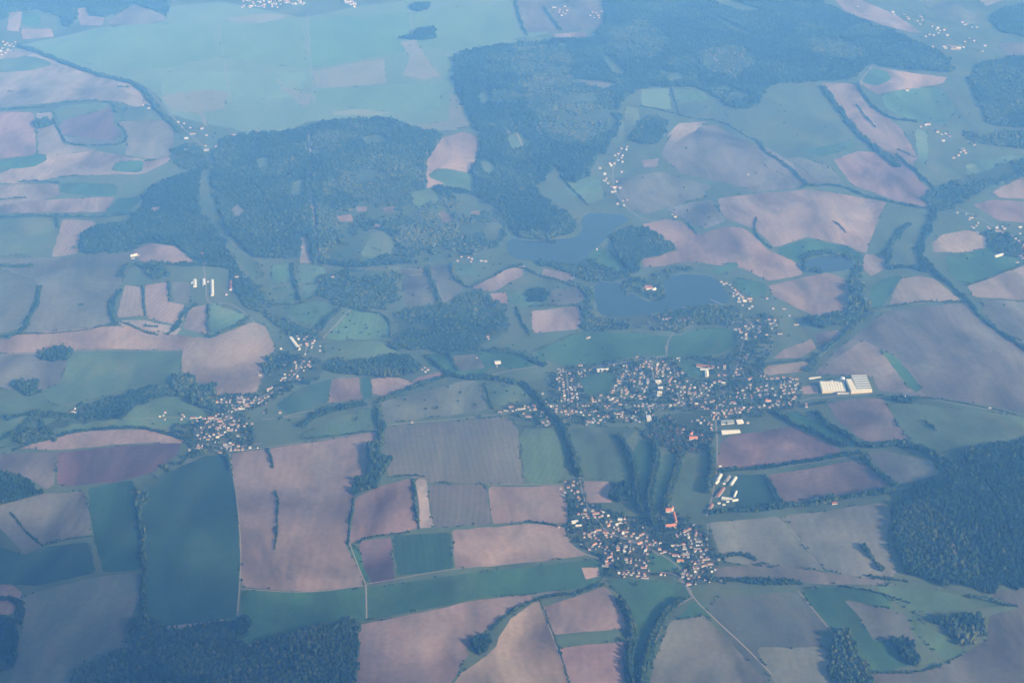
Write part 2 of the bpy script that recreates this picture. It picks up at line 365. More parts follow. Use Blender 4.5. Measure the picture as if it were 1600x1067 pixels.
# hedgerows: width | height | label | points
HEDGES = """
26|9|winding tree line along the far left valley floor|10,655 50,645 100,652 150,650 195,628 240,607 280,602
20|9|tree line over the far left edge meadows|-20,700 30,672 60,650 70,668 85,690
16|7|dark tree row along the long purple field's upper edge|20,704 60,690 110,676 170,668 240,670 292,690
12|6|small dark clump in the far left pale field|12,143 20,144
18|7|oval clump below the curved tree belt, upper left|184,136 200,137
14|7|small clump near the far hamlet, left of it|226,164 238,170
14|6|dark clump below the far hamlet, in pale land|226,252 240,251
12|6|dash of bushes above the striped teal plot, upper left|92,277 130,275
14|6|longer dash of bushes at upper left, below the first|30,285 65,283 92,287
16|6|dark block of bushes at the left edge, upper half|0,313 18,311 40,309
9|5|tiny dark bush in the pink strip, upper left|135,307 142,308
14|6|round bush clump alone in the big grey left field|122,477 130,477
16|7|flat oval clump under the striped pale fields|226,510 246,511
14|8|broken hedge between the two small valley pastures, centre|700,545 705,560 715,580
10|7|thin hedge across the pasture north of the round meadow|735,450 760,438 790,421 815,414
12|8|hedge on the lower edge of pale pasture near dark copse|830,480 860,478 905,478
10|7|hedge along the wedge pasture left of dark wood|545,482 560,486 605,491 612,528
26|11|long curved tree belt edging the wide pale teal field, upper left|28,73 60,82 110,103 150,117 180,124 205,130 225,142 240,165 262,187 282,207
14|8|thin hedge line across the far left pale field|-30,173 60,170 100,160 150,158 175,162
12|7|hedge looping around the purple field at upper left|82,186 92,205 105,227 150,228 192,227 200,210 185,195
30|10|tree clump joining the purple field's upper right corner|178,165 185,178 196,170
18|9|straight tree line above the left teal field|-30,341 60,338 130,340 180,338 215,333
14|8|short hedge between teal and pink fields at left|88,340 92,356
22|9|broad shadowy hedge at the left edge, mid height|-30,415 25,417 50,417
14|8|wavy sparse hedge across the grey left field|62,448 62,470 48,492 38,515 10,530
22|9|bushy hedge left of the striped pale fields|186,455 174,480 176,498 184,506
22|10|hedge bending over the scrub near the pink farm field|188,432 196,418 215,413 260,413 305,415 360,416
8|6|straight thin hedge between the two striped fields|222,448 227,494
12|7|short hedge left of the small rounded field|262,440 266,471
12|7|low hedge along the foot of striped fields|182,502 210,511 232,521 246,524
18|8|diagonal hedge rising to the barns meadow|305,476 288,487 278,510 262,523
10|7|upright hedge left of the triangular green meadow|325,476 325,527
18|8|diagonal tree line below the triangular green meadow|328,528 360,514 392,496
7|5|long thin hedge above the pink band field|0,527 40,521 100,521 180,506
14|8|upright hedge between the paired teal meadows|455,412 460,440 469,470
12|8|hedge under the paired teal meadows|506,440 494,466 470,476 420,477
20|9|short diagonal tree row right of grey green meadow|528,484 512,500 498,516
14|9|dark straight tree row splitting the grey field pair|667,416 677,445 687,470
14|9|hedge right of the grey field pair|705,410 711,435 730,450
26|10|bushy tree row above the wedge shaped meadow|470,668 500,645 540,637 572,632
20|9|tree row rising along the pale wedge field's upper edge|590,630 630,610 670,598 705,584
26|11|tree belt along the pale field top towards the town|700,586 730,592 765,590 805,600
24|10|upright bushy hedge between brown and pale green fields|590,636 598,660 594,682 597,692
8|5|short hedge over the narrow tan strip|606,746 640,743 664,744
10|7|short dark hedge segment in the big brown field|419,702 424,718 427,731
7|6|thin upright hedge down the big brown field|430,768 435,785 433,815 430,858
10|8|dark hedge between brown field and tan strip|645,750 649,790 653,826
7|5|thin hedge left of the small brown field|552,778 547,815 543,852
6|5|low hedge below the small brown field|556,848 580,839 640,831
16|8|dark winding hedge left of the dark teal field|214,785 222,825 226,870 224,915 222,960
16|8|bushy hedge beside the village lane and brown field|350,706 358,725 362,735
24|10|tree belt south of the green valley fields|640,546 700,543 760,548 800,551 852,572
18|9|tree belt dropping to the solitary farm|665,557 684,572 700,583
6|4|thin hedge round the upper green meadow|832,550 870,533 900,521 940,517
12|8|upright hedge left of the pale lakeside field|806,482 814,500 826,521
12|8|hedge arc above the pale lakeside fields|800,416 830,424 848,434 880,440
9|7|thin diagonal hedge above the upper lake|875,275 895,297 918,320
9|6|thin hedge wandering over the far blue meadows|1000,166 1040,174 1075,185 1130,190 1160,211 1190,224
10|7|short dark hedge at the pink field corner|1074,349 1090,367
8|6|curved thin hedge inside the palest field|1182,340 1178,360 1190,378 1206,388
6|5|two small hedge dashes inside the palest field|1302,346 1313,354 1322,364
15|8|long hedge between purple and palest pink fields|1255,292 1310,289 1345,305 1400,318 1450,328 1474,322
14|8|hedge right of the purple field, upper right|1400,242 1430,268 1465,300 1480,322
26|10|dark tree belt left of the long violet field|1285,136 1312,172 1342,211 1372,236 1404,262
16|8|tree line right of the long violet field|1338,131 1360,165 1390,186 1432,191
12|7|dark dash hedge inside the long violet field|1338,165 1356,187 1368,200
30|10|thick tree clump at the violet field's lower edge|1364,228 1380,241 1404,252
10|6|short hedge near the violet field's right tip|1402,234 1416,240 1430,246
24|10|winding streamside trees left of the round pink field|1420,350 1400,372 1388,396 1386,418
27|10|broad streamside trees between pink and green fields|1462,320 1455,350 1440,382 1436,400 1458,425 1478,440
19|9|streamside tree line running down to the right edge|1478,440 1510,468 1540,504 1570,524 1600,546 1650,575
11|7|hedge along the top of the big right field|1350,486 1390,479 1440,472 1512,473
20|9|diagonal tree row left of the big right field|1362,490 1322,520 1286,550 1262,580
9|6|hedge between bright green and pink fields, right|1508,447 1560,430 1600,412
30|10|trees around the small green field beside stream|1392,420 1420,418 1450,424
10|6|low hedge between the two small pink fields|1192,571 1230,566 1268,560
12|7|bushes beside the factory road|1252,636 1275,632 1300,627
6|4|sparse roadside bushes on the right country road|1360,617 1440,621 1520,633 1600,651
12|7|lonely dark bush strip in the blue green field|1443,657 1452,664 1463,673
18|10|tree row along the lower side of green strip|1205,642 1240,661 1290,685 1322,698
20|10|tree row along the upper side of green strip|1272,644 1302,670 1348,696
15|9|tree row between the two right brown fields|1126,737 1200,730 1280,718 1346,708
15|9|diagonal tree row right of the lower brown field|1346,716 1374,740 1400,761
10|8|diagonal tree row left of the lower brown field|1195,742 1208,764 1222,786
24|11|long tree row below the brown fields to the forest|1110,802 1200,794 1300,782 1394,766
26|11|bushy belt linking green strip and forested hill|1346,697 1375,699 1405,692 1440,702 1482,728
22|9|dark tree row below the near village, right side|1112,906 1170,908 1252,912
14|8|short hedge off the near village's right end|1122,872 1165,866 1182,875
7|5|thin sinuous hedge in the lower right meadows|1310,916 1370,925 1400,935 1422,943
10|7|shrubs along the forested hill's lower left edge|1355,900 1385,906 1420,908
13|9|small slanting shrub row left of the forested hill|1346,853 1360,870 1380,891
10|7|low shrub row at the bottom, right of copses|1366,1052 1420,1052 1472,1040
7|5|thin hedge pointing to the right edge, lower right|1505,930 1560,944 1590,947
11|8|tree row between near pink fields and green band|768,984 800,953 838,937 900,926 944,914
3|2|low grassy bank dividing the near pink fields|842,934 856,968 870,1002 892,1075
8|6|short hedge pointing into the near pink field|820,815 850,818 872,822 888,823
6|5|slanting thin hedge in the lower left field|16,800 40,830 66,852
5|4|thin hedge under the lower left field|66,853 110,842 146,837
20|9|dark bushes beside the lower left pink field|-20,938 25,936 34,948 28,975
5|4|thin hedge below the west end of town|802,655 805,667 860,667
6|5|thin upright hedge in the pale wedge field|755,599 763,620 770,640
6|4|thin hedge along the big brown field's top|470,686 530,680 585,673
8|6|faint hedge between the two far blue meadows|1048,138 1056,162 1062,182
18|8|upright hedge beside the far village's meadow|1186,222 1198,240 1230,258 1262,290
14|8|far tree row along the top meadow's left side|805,2 815,40 824,56
14|8|far tree row crossing the top meadow|850,12 862,30 876,48
"""
# avenues of separate trees: label stem | kind | spacing m | points
AVENUES = """
stream line between meadow and striped field|round|10|868,655 880,668 893,705 899,728 905,745
wavy row left of the middle park meadow|tall|10|966,682 978,700 987,716 992,745 995,780 1003,803
row between the two middle park meadows|tall|10|1022,690 1027,715 1017,755 1012,790 1020,822
row left of the large park meadow|tall|10.5|1066,708 1054,742 1043,775 1036,800
row right of the large park meadow|round|12|1110,700 1113,735 1105,770
row left of the near green meadow's neck|round|9|968,938 978,953 986,975 988,998
bottom row left of the near green meadow|tall|9|986,1005 981,1035 983,1052 990,1075
bottom row right of the near green meadow|round|9|1064,938 1040,955 1028,978 1015,1003 1008,1030 1001,1075
row leading from the wedge field into town|round|11|816,600 830,610 845,628 858,648 868,655
"""
# buildings read off the view: origin x, y, scale : points with flags
# flags: r red roof, o orange roof, k dark roof, w pale roof, l long, L very long, v end-on, b big, d / D turned
HOUSES = """
860 550 10.667 :180,370 205,445 215,490 215,530 218,565 220,590 222,635 228,675 235,725 240,770 240,810 225,895
860 550 10.667 :320,350b 360,435 345,470 360,540r 355,615b 360,685b 370,755b 355,815r 420,590r 440,700 445,750 470,560r 515,570r 150,420 150,480 150,620
860 550 10.667 :1275,240 1285,265 1260,310 1220,355 1205,395r 1185,430 1165,470 1145,510r 1090,550l 1050,630l 1035,670l 955,740d 1000,785l 1110,800d
860 550 10.667 :1430,265 1440,290 1400,345 1400,390v 1350,460l 1400,480 1510,350l 1495,420v 1490,480r 1485,520 1555,380 1530,600 1570,630b
860 550 10.667 :1190,630 1250,625r 1280,655rl 1260,690 1225,765d 1355,735l 1480,725l 1505,768l 1570,740l 840,720b 815,795 700,780r 710,815r 755,815rv
860 550 10.667 :540,888 640,885 575,965r 750,970r 910,890 980,890r 1165,865rl 1465,890d 1545,860
860 550 10.667 :10,900 105,890 100,935r 100,990 185,990 250,975b 270,1020l 360,970r 355,1015rl 430,980 510,1000 650,1035 800,1055 40,1020
860 550 10.667 :140,280l 210,315 480,215 520,215 485,355 530,350 570,300 660,295r 1050,210d 1450,75rl
1000 550 10.667 :65,185 100,160r 145,195 50,235 145,240 385,155b 300,185 410,210 280,240r 275,275r 290,310l 290,355 265,400r 470,270l 375,320 500,340d 380,405 470,400 510,440 490,475r 495,505r 500,540r
1000 550 10.667 :25,350l 65,390 105,580rv 100,630b 10,495rv 630,345r 635,385 705,340 785,475 665,515r 625,565r 735,575b 835,585 910,590 475,605l 540,630d 740,660 820,685L 920,685r 1020,680v 985,720v 1130,710
1000 550 10.667 :715,755rv 720,700rv 640,835ld 740,860b 690,880 575,870 510,885 380,885r 190,885b 140,895 50,860r 45,890 870,780l 1100,770l 1090,825 1190,820l 1230,800r 940,855l 1040,900l 1080,935 1130,935 95,1000D 215,1050 640,95L
1000 550 10.667 :1300,250v 1410,235rb 1410,380l 1310,380r 1240,500b 1330,480rl 1390,510l 1200,545 1060,560r 1100,590r 1150,630d 1400,665l 1400,830rb 1270,900v 1370,970 1440,960 1500,1000r 1300,1010l 1260,1040o 1540,830rL 1580,850l
1120 550 10.667 :480,80L 490,110L 340,280r 320,330r 330,370r 550,440rLd 550,540ld 500,585 430,630l 350,670r 335,740r 465,700 570,715 585,755d 715,705b 720,745 665,600 690,630ld 740,570 825,565 820,625l 925,600b 815,705l 975,710b
1120 550 10.667 :855,812oLb 830,775 1020,815rl 830,435r 790,395r 920,435l 1010,430l 1110,420b 1220,430r 1225,490 1265,445 1330,445l 1350,520 1310,545b 1215,555 1145,565 1070,580b 1070,540 1250,610 1320,605b 1105,635 1125,680 1205,675 1275,660l 1305,740b 1280,770l
1120 550 10.667 :930,880 1020,875l 1110,875r 1215,858l 880,915r 790,890 710,910 130,840rb 60,870l 290,850 380,935rl 450,930b 305,940 240,960r 160,960 85,975 530,985rl 200,1020r 380,985l 1495,905b 1490,860r 565,915rv 605,910rv
780 600 10.667 :10,455L 100,435L 205,370rL 225,440 280,420v 350,410L 425,360d 485,375 515,425 585,355rl 595,415l 405,485 490,535rL 725,460l 615,155 725,155 770,300 850,370rb 960,355d 890,490 990,575l 1005,620d 1025,680rb 1080,625 795,550v 805,610 835,660 785,680l 725,630l
920 600 10.667 :15,505 75,570 165,520 250,540r 310,530r 195,590l 65,630b 155,640 0,625l 500,485L 570,460l 540,530ld 630,560 640,600l 780,590 845,620 945,465D 1070,515 830,355 905,320rv 980,365l 1045,360b 1230,350r
1050 610 10.667 :770,370l 720,390r 700,430ov 690,470ov 660,560r 650,610rv 660,650r 430,490l 480,540 190,640r 165,690 1260,535b 870,390 930,390rl 900,430r
860 730 10.667 :250,240 390,225 380,290b 300,325l 350,375v 170,345 240,415b 210,468l 455,400b 465,490 490,535b 525,595 580,705b 575,765rl 600,795 625,835 550,825 470,770 710,635b 705,715b 760,760L 850,720v 820,820 740,820 860,800d 390,915L 575,915 470,965Lw 490,985 1215,490 1000,895d 970,965old 1160,870bl 1130,940Ld 1235,850v 1060,990v 1130,1010v 1145,1050r 140,985
880 800 10.667 :590,290rL 690,330rl 430,360rl 440,395l 355,345 350,405v 485,340 550,360 545,300r 540,430rd 590,455r 520,530oLd 625,460 620,510v 600,560rv 440,615b 735,575 705,610vb 710,370b 730,405 800,395rv 835,335 930,305l 870,250v 990,350bd 1000,320r 1060,320rl 1040,390rl 1170,350r 1140,390 1290,375rb 1330,355r 1230,430
880 800 10.667 :1270,510oLd 1410,405b 1385,470 1385,580rLv 1370,640b 1450,530rl 1530,500r 1110,475 1165,605v 1045,570b 1010,600Lv 915,580l 910,620rb 1110,620Lv 805,680v 770,740Ld 720,810rb 820,790rv 760,855rL 700,890L 915,760v 1050,780b 1130,800v 1125,835 1215,875 1340,915rL 1350,835 1380,880v 930,1010 1010,1000v 1060,1020l 1085,990v 1170,1000v 1260,1000v 1350,1020r 1360,1050
1000 790 10.667 :740,425ld 790,400 830,380 850,400r 800,455 835,450r 930,430rLv 810,520vb 1010,490rLv 980,590L 850,570 920,545 600,475v 620,500 575,650l 730,630l 735,670r 740,710l 780,755v 765,800L 735,840 800,860 845,685 910,750bd 950,715L 960,660l 1010,740 1110,730b 1020,840b 1050,850k 1085,885L 1140,880 1050,930 915,950vb 870,930 1060,990Ld 1180,960L 1230,955 1310,890D 1325,870 905,1035 960,1030 590,820rLb 670,915oLb 325,715b 360,775l 415,760lb 285,640v
930 840 10.667 :830,600l 830,660L 800,665 380,590v 460,600v 540,580v 635,575v 725,570v 710,630l 1095,600vb 1160,610rv 1505,540b 1465,590l 1535,605r 1560,670b 1580,765rL 1460,645
1071 890 4 :85,40r 125,60 165,10 110,10r 185,-4 220,68 60,10
230 610 8 :225,270b 205,305 160,320 220,355r 440,300 455,320D 430,355 570,338L 635,345L 670,330 625,375 710,345l 765,375v 800,340rLb 870,350rl 860,310v 915,345 910,380oL 890,290r 1050,335b 1010,360 990,320r 1085,375 950,405 965,440vb 1060,425rl 1140,430 1215,440rb 1245,405v 1310,410 1030,490rL 1110,490rv 880,460Ld 920,430
230 610 8 :830,420 780,450 680,520d 715,580v 775,560d 760,605l 830,545d 880,580l 930,550L 1135,570b 655,710L 640,680r 690,680v 530,740 970,690b 1010,695L 960,660r 1075,670rl 1140,690b 1045,740v 1110,735l 1145,740 1190,735 1285,710b 1380,710v 920,770L 815,85 875,140b 925,140 930,110 990,140 1035,140v 1040,115 1150,90L 1215,110l 1265,100 1160,135L 1230,165L 1250,190rL 1305,180 1325,145L 1180,230L 1110,230l 1075,215 1100,195v 1400,105v 1415,140 1440,120d 1475,85 1515,70 1560,30
380 510 10.667 :920,205d 955,300l 1045,170 1030,205l 1060,280l 1070,310l 1160,270b 1150,320 1140,345v 1180,230D 1285,320 1280,395 1030,455D 630,370 865,590b 885,640v 885,680 970,675 700,645l 1105,580rv 1085,640b 1115,660 905,820vb 850,790r 660,860 630,890d 280,805b 430,1030Ld 645,1025d 420,1040d
1100 430 10.667 :290,105b 325,145d 370,130r 430,160d 465,200 515,235 535,265 490,290v 570,295 540,315d 490,340 610,335 640,360b 580,385v 655,395 585,435l 680,430l 760,385rL 770,425l 645,495 755,550b 800,515 1050,380 1150,550b 1330,555l 1425,665 1090,730rl 1180,745rb 1175,790l 1110,800l 1130,880 900,745rl 690,840b 820,850b 790,810 760,870 590,890rb 525,895l 600,920r 615,945l 710,970rl 700,990 630,1030v 705,1025 900,880v 905,940Lv 860,1020v 1040,985l 1290,970 1250,970l 1540,820L
1480 320 13.333 :210,160b 385,185D 480,270b 460,300 525,260v 640,370v 610,425 510,455 555,475 840,455 880,490 915,525 1030,480b 1055,435 1150,445 1190,490b 1160,570b 1060,540L 1370,650 1420,700 1490,740 1510,780 1570,835L 1570,890r 1580,940l 1580,1010 1520,465l 1510,595d 1570,1120b 1592,1090 1460,1190l 1530,1060r
0 0 4 :1115,762 1150,770 1135,795 1190,797r 1262,803b 1205,835L 1165,865l 1290,845 1175,937L 1185,910r 1290,938bl 1285,910 1350,915v 1395,970d 1355,1015 1380,985 1450,845l 1465,840 1530,850l 1550,840b 1590,850 1605,820l 1630,830 1675,835v 1690,825 1620,850l 1840,800 895,655 930,675l
0 0 4 :20,260 45,270r 75,275r 95,262 15,300 50,310 10,340l 60,285r 30,280r 85,290 5,318l 35,330
800 0 4 :265,45L 300,60r 320,75r 330,40d 345,65r 310,95l 490,95 505,75 525,80 515,110 540,95 560,70r 545,110 335,85 295,75r
800 0 4 :685,925 715,935v 665,960 690,970v 685,985 645,970 665,1000 690,1010v 610,1020d 640,1020 620,1035 550,1050 720,915
1200 0 4 :560,40 780,75b 790,90 850,90 870,105 880,118b 950,100 960,105 935,130 950,150 965,125 1025,165 1060,175b 1050,185 1075,190 1100,187b 1065,205 1120,220b 1035,220 985,227 1010,215 1030,290 1110,300l 1160,305L 1190,300L 1220,295d 1215,140b 1230,155 1245,150 1275,170 1305,170b 1285,255b 1260,240 1230,260 1355,285b 1340,320 1100,290l 870,563b 955,790 985,780 1005,775l 1060,825b 1085,838 1110,835 1125,845D 1135,852D 1095,880l 1215,935b 1225,940 1205,950 1235,955 1160,985 1190,970 1290,905
800 267 4 :685,5 580,20 590,45 600,75 580,60l 655,65 625,100r 640,105 655,100 630,130l 645,125 675,105 660,205b 695,185 720,180 700,215 1000,270D 1020,285b 530,488v 1075,855b 1115,870v 945,925 985,920b 920,905 965,920 1050,930 1085,928b 1105,920 475,1040Ld 1475,20
400 267 4 :1285,535b 1260,560 1350,548 1345,565 1410,560l 1435,562l 1330,540r 480,660r 1450,1035b 1455,1048
0 267 4 :1200,700v 1300,690v 1480,660l 1290,580 1275,585 1265,515r 830,545l 850,520b 820,530 865,525 1415,770
400 534 4 :1040,170 1055,158 1075,172b 1060,186 1510,150 150,440b 975,500 1228,37 1380,97 10,655 50,440
0 534 4 :430,445b 455,432l 425,457 470,440
"""
# named spots used to say where a house stands: x, y, phrase
SPOTS = """
880,600 the straight estate rows
912,580 the white shed at the town's top left
975,590 the slanting estate street
940,620 the green square's lower edge
958,640 the town's round courtyard
890,640 the town's lower left
868,655 the stream at town's left
800,641 the lane west of town
1010,575 the top of the flat block street
1030,612 the three flat roofed blocks
1050,590 the rows above the flat blocks
1012,650 the pale square hall
1070,632 the slanting main street
1085,600 the meadow below the long barn
1130,590 the red yards by the tan shed
1165,562 the twin white sheds above town
1180,600 the long slanting terrace
1155,628 the long white terrace
1135,640 the tight old town centre
1200,628 the orange roofed school
1235,605 the town's right end
1225,592 the town's upper right lane
1260,632 the bushes before the factory
1112,660 the orange corner by the park
1070,672 the orange hall in the park
1170,505 the red farm south of the lake
1200,515 the gardens above town
1135,460 the lakeside cottage row
1180,470 the field behind the lakeside row
1210,500 the farm under the round field
1075,495 the south shore trees
890,755 the long street's upper end
905,785 the near village's long street
928,798 the square field's lower edge
900,820 the near village's left end
965,820 the pale L shaped farm
935,835 the near village's upper lanes
925,852 the long orange barn
1000,848 the orange and yellow barn
975,860 the narrow yards in the near village
950,880 the red courtyard by the green band
985,880 the near village's white cottages
1010,860 the red farmyard left of the green
1020,890 the near village's bottom row
1060,870 the long barns across the green
1085,835 the right quarter's red farmyard
1072,855 the small terrace rows in the right quarter
1095,860 the right quarter's outer edge
1105,875 the right quarter's long sheds
1075,905 the near village's lowest lane
1040,850 the stream beside the village green
256,648 the small farm left of the left village
290,652 the lane into the left village
335,655 the big red roof of the left village
360,665 the slanting terrace of the left village
320,685 the lower yards of the left village
370,700 the foot of the left village
375,628 the hamlet above the left village
415,622 the lane climbing from the left village
470,535 the long white shed by the valley
465,570 the scrubby valley slope
450,600 the bottom of the valley lane
300,215 the far hamlet below the teal field
385,210 the far wood's upper left edge
10,72 the far village at the left edge
880,15 the far red farm at top
935,24 the plots right of the far red farm
970,245 the far village beyond the upper lake
955,285 the far lane above the upper lake
1400,20 the far right town's upper part
1470,45 the centre of the far right town
1490,73 the far right town's lower edge
1530,55 the right side of the far right town
1420,140 the far pale field
1475,205 the far hamlet right of the violet field
1500,235 the far hamlet's lower group
1515,340 the right edge village's upper lane
1570,355 the right edge village's middle
1595,385 the right edge of the picture
1055,336 the pink field's top corner
932,388 the green meadow beside the upper lake
735,405 the farm above the round green meadow
762,527 the dark mixed wood's lower right
310,410 the wood's lower right tip
325,440 the long barns in the meadow
208,398 the solitary pink field farm
665,577 the solitary valley farm
780,568 the big white shed
438,645 the valley road
110,645 the far left white farm
920,527 the green meadow's upper edge
"""
# ------------------------------------------------------------------ camera and ground
CAM_H = 2600.0
PITCH = R(27.0)
HFOV = R(36.0)
FPX = 800.0 / math.tan(HFOV / 2)
SP, CP = math.sin(PITCH), math.cos(PITCH)

def ray(u, v):
    x = (u - 800.0) / FPX; y = (533.5 - v) / FPX
    return np.array([x, CP + y * SP, -SP + y * CP])

def flat(u, v, z=0.0):
    d = ray(u, v); t = (CAM_H - z) / -d[2]
    return d[0] * t, d[1] * t

HILLS = []
for u, v, a, s in ((1500, 830, 70, 300), (1600, 780, 85, 380), (1250, 60, 90, 1000), (560, 290, 45, 550), (820, 170, 50, 500), (230, 1045, 25, 300),
                   (450, 800, 14, 300), (1260, 340, 26, 420), (680, 990, 16, 280), (90, 190, 22, 500), (1450, 560, 22, 450),
                   (1130, 850, 8, 200), (100, 480, 20, 500), (700, 700, 12, 260), (1600, 140, 60, 600), (1250, 700, 10, 200), (300, 860, 12, 250)):
    x, y = flat(u, v); HILLS.append((x, y, a, s))
LAKES = [(*flat(860, 385), 420), (*flat(1030, 460), 470), (*flat(1295, 413), 170)]

def height(x, y):
    x = np.asarray(x, float); y = np.asarray(y, float)
    h = np.zeros_like(x)
    for hx, hy, a, s in HILLS:
        h = h + a * np.exp(-((x - hx) ** 2 + (y - hy) ** 2) / (2 * s * s))
    h = h + 5.0 * np.sin(x / 190 + 1.3 + .6 * np.sin(y / 260)) * np.sin(y / 230 + .4) + 2.6 * np.sin(x / 83 + y / 131) * np.sin(y / 97 - x / 210)
    m = np.ones_like(x)
    for lx, ly, r in LAKES:
        d = np.sqrt((x - lx) ** 2 + (y - ly) ** 2)
        t = np.clip((d - r) / (r * .9), 0, 1); m = m * (t * t * (3 - 2 * t))
    far = np.clip((np.sqrt(x * x + y * y) - 14000) / 6000, 0, 1)
    return h * m * (1 - far)

def at(u, v):
    z = 0.0
    for _ in range(6):
        x, y = flat(u, v, z); z = float(height(x, y))
    return x, y, z

def at_xy(u, v):
    return np.array(at(u, v)[:2])

# ------------------------------------------------------------------ scene, helpers
scene = bpy.context.scene
COL = scene.collection

def link(o):
    COL.objects.link(o); return o

def tag(o, label=None, cat=None, group=None, kind=None):
    if label: o['label'] = label
    if cat: o['category'] = cat
    if group: o['group'] = group
    if kind: o['kind'] = kind
    return o

def empty(name, loc, rz=0.0):
    o = bpy.data.objects.new(name, None); o.location = loc; o.rotation_euler = (0, 0, rz)
    o.empty_display_size = 2
    return link(o)

def mesh_np(name, co, faces, mats, mat_idx=None, tint=None):
    """co (N,3); faces (M,k) one polygon size only"""
    me = bpy.data.meshes.new(name)
    n, (m, k) = len(co), faces.shape
    me.vertices.add(n); me.vertices.foreach_set('co', np.ascontiguousarray(co, dtype=np.float32).ravel())
    me.loops.add(m * k); me.loops.foreach_set('vertex_index', np.ascontiguousarray(faces, dtype=np.int32).ravel())
    me.polygons.add(m)
    me.polygons.foreach_set('loop_start', np.arange(0, m * k, k, dtype=np.int32))
    if mat_idx is not None: me.polygons.foreach_set('material_index', mat_idx.astype(np.int32))
    for mt in mats: me.materials.append(mt)
    if tint is not None:
        a = me.attributes.new('tint', 'FLOAT', 'POINT'); a.data.foreach_set('value', tint.astype(np.float32))
    me.update(calc_edges=True)
    return me

def pip(px, py, poly):
    inside = np.zeros(len(px), bool)
    x0, y0 = poly[-1]
    for x1, y1 in poly:
        if y0 != y1:
            c = ((y1 > py) != (y0 > py)) & (px < (x0 - x1) * (py - y1) / (y0 - y1) + x1)
            inside ^= c
        x0, y0 = x1, y1
    return inside

def chaikin(p, q, closed=True):
    out = []
    n = len(p)
    rng = range(n if closed else n - 1)
    if not closed: out.append(p[0])
    for i in rng:
        a, b = p[i], p[(i + 1) % n]
        out.append(a * (1 - q) + b * q); out.append(a * q + b * (1 - q))
    if not closed: out.append(p[-1])
    return out

def resample(p, step, closed=True):
    out = []
    n = len(p)
    for i in range(n if closed else n - 1):
        a, b = p[i], p[(i + 1) % n]
        L = np.linalg.norm(b - a); k = max(1, int(round(L / step)))
        for j in range(k): out.append(a + (b - a) * j / k)
    if not closed: out.append(p[-1])
    return out

# ------------------------------------------------------------------ materials
def new_mat(name):
    m = bpy.data.materials.new(name); m.use_nodes = True
    nt = m.node_tree; b = nt.nodes['Principled BSDF']
    b.inputs['Roughness'].default_value = .9
    b.inputs['Specular IOR Level'].default_value = .15
    return m, nt, b

def N(nt, t, **kw):
    n = nt.nodes.new(t)
    for k, v in kw.items(): setattr(n, k, v)
    return n

def simple(name, col, rough=.8, spec=.2, noise=.0, scale=1.0):
    m, nt, b = new_mat(name)
    b.inputs['Roughness'].default_value = rough; b.inputs['Specular IOR Level'].default_value = spec
    if noise:
        tc = N(nt, 'ShaderNodeTexCoord'); no = N(nt, 'ShaderNodeTexNoise'); no.inputs['Scale'].default_value = scale; no.inputs['Detail'].default_value = 4
        nt.links.new(tc.outputs['Object'], no.inputs['Vector'])
        mx = N(nt, 'ShaderNodeMix', data_type='RGBA')
        mx.inputs[6].default_value = (*[c * (1 - noise) for c in col], 1); mx.inputs[7].default_value = (*[min(1, c * (1 + noise)) for c in col], 1)
        nt.links.new(no.outputs['Fac'], mx.inputs[0]); nt.links.new(mx.outputs[2], b.inputs['Base Color'])
    else:
        b.inputs['Base Color'].default_value = (*col, 1)
    return m

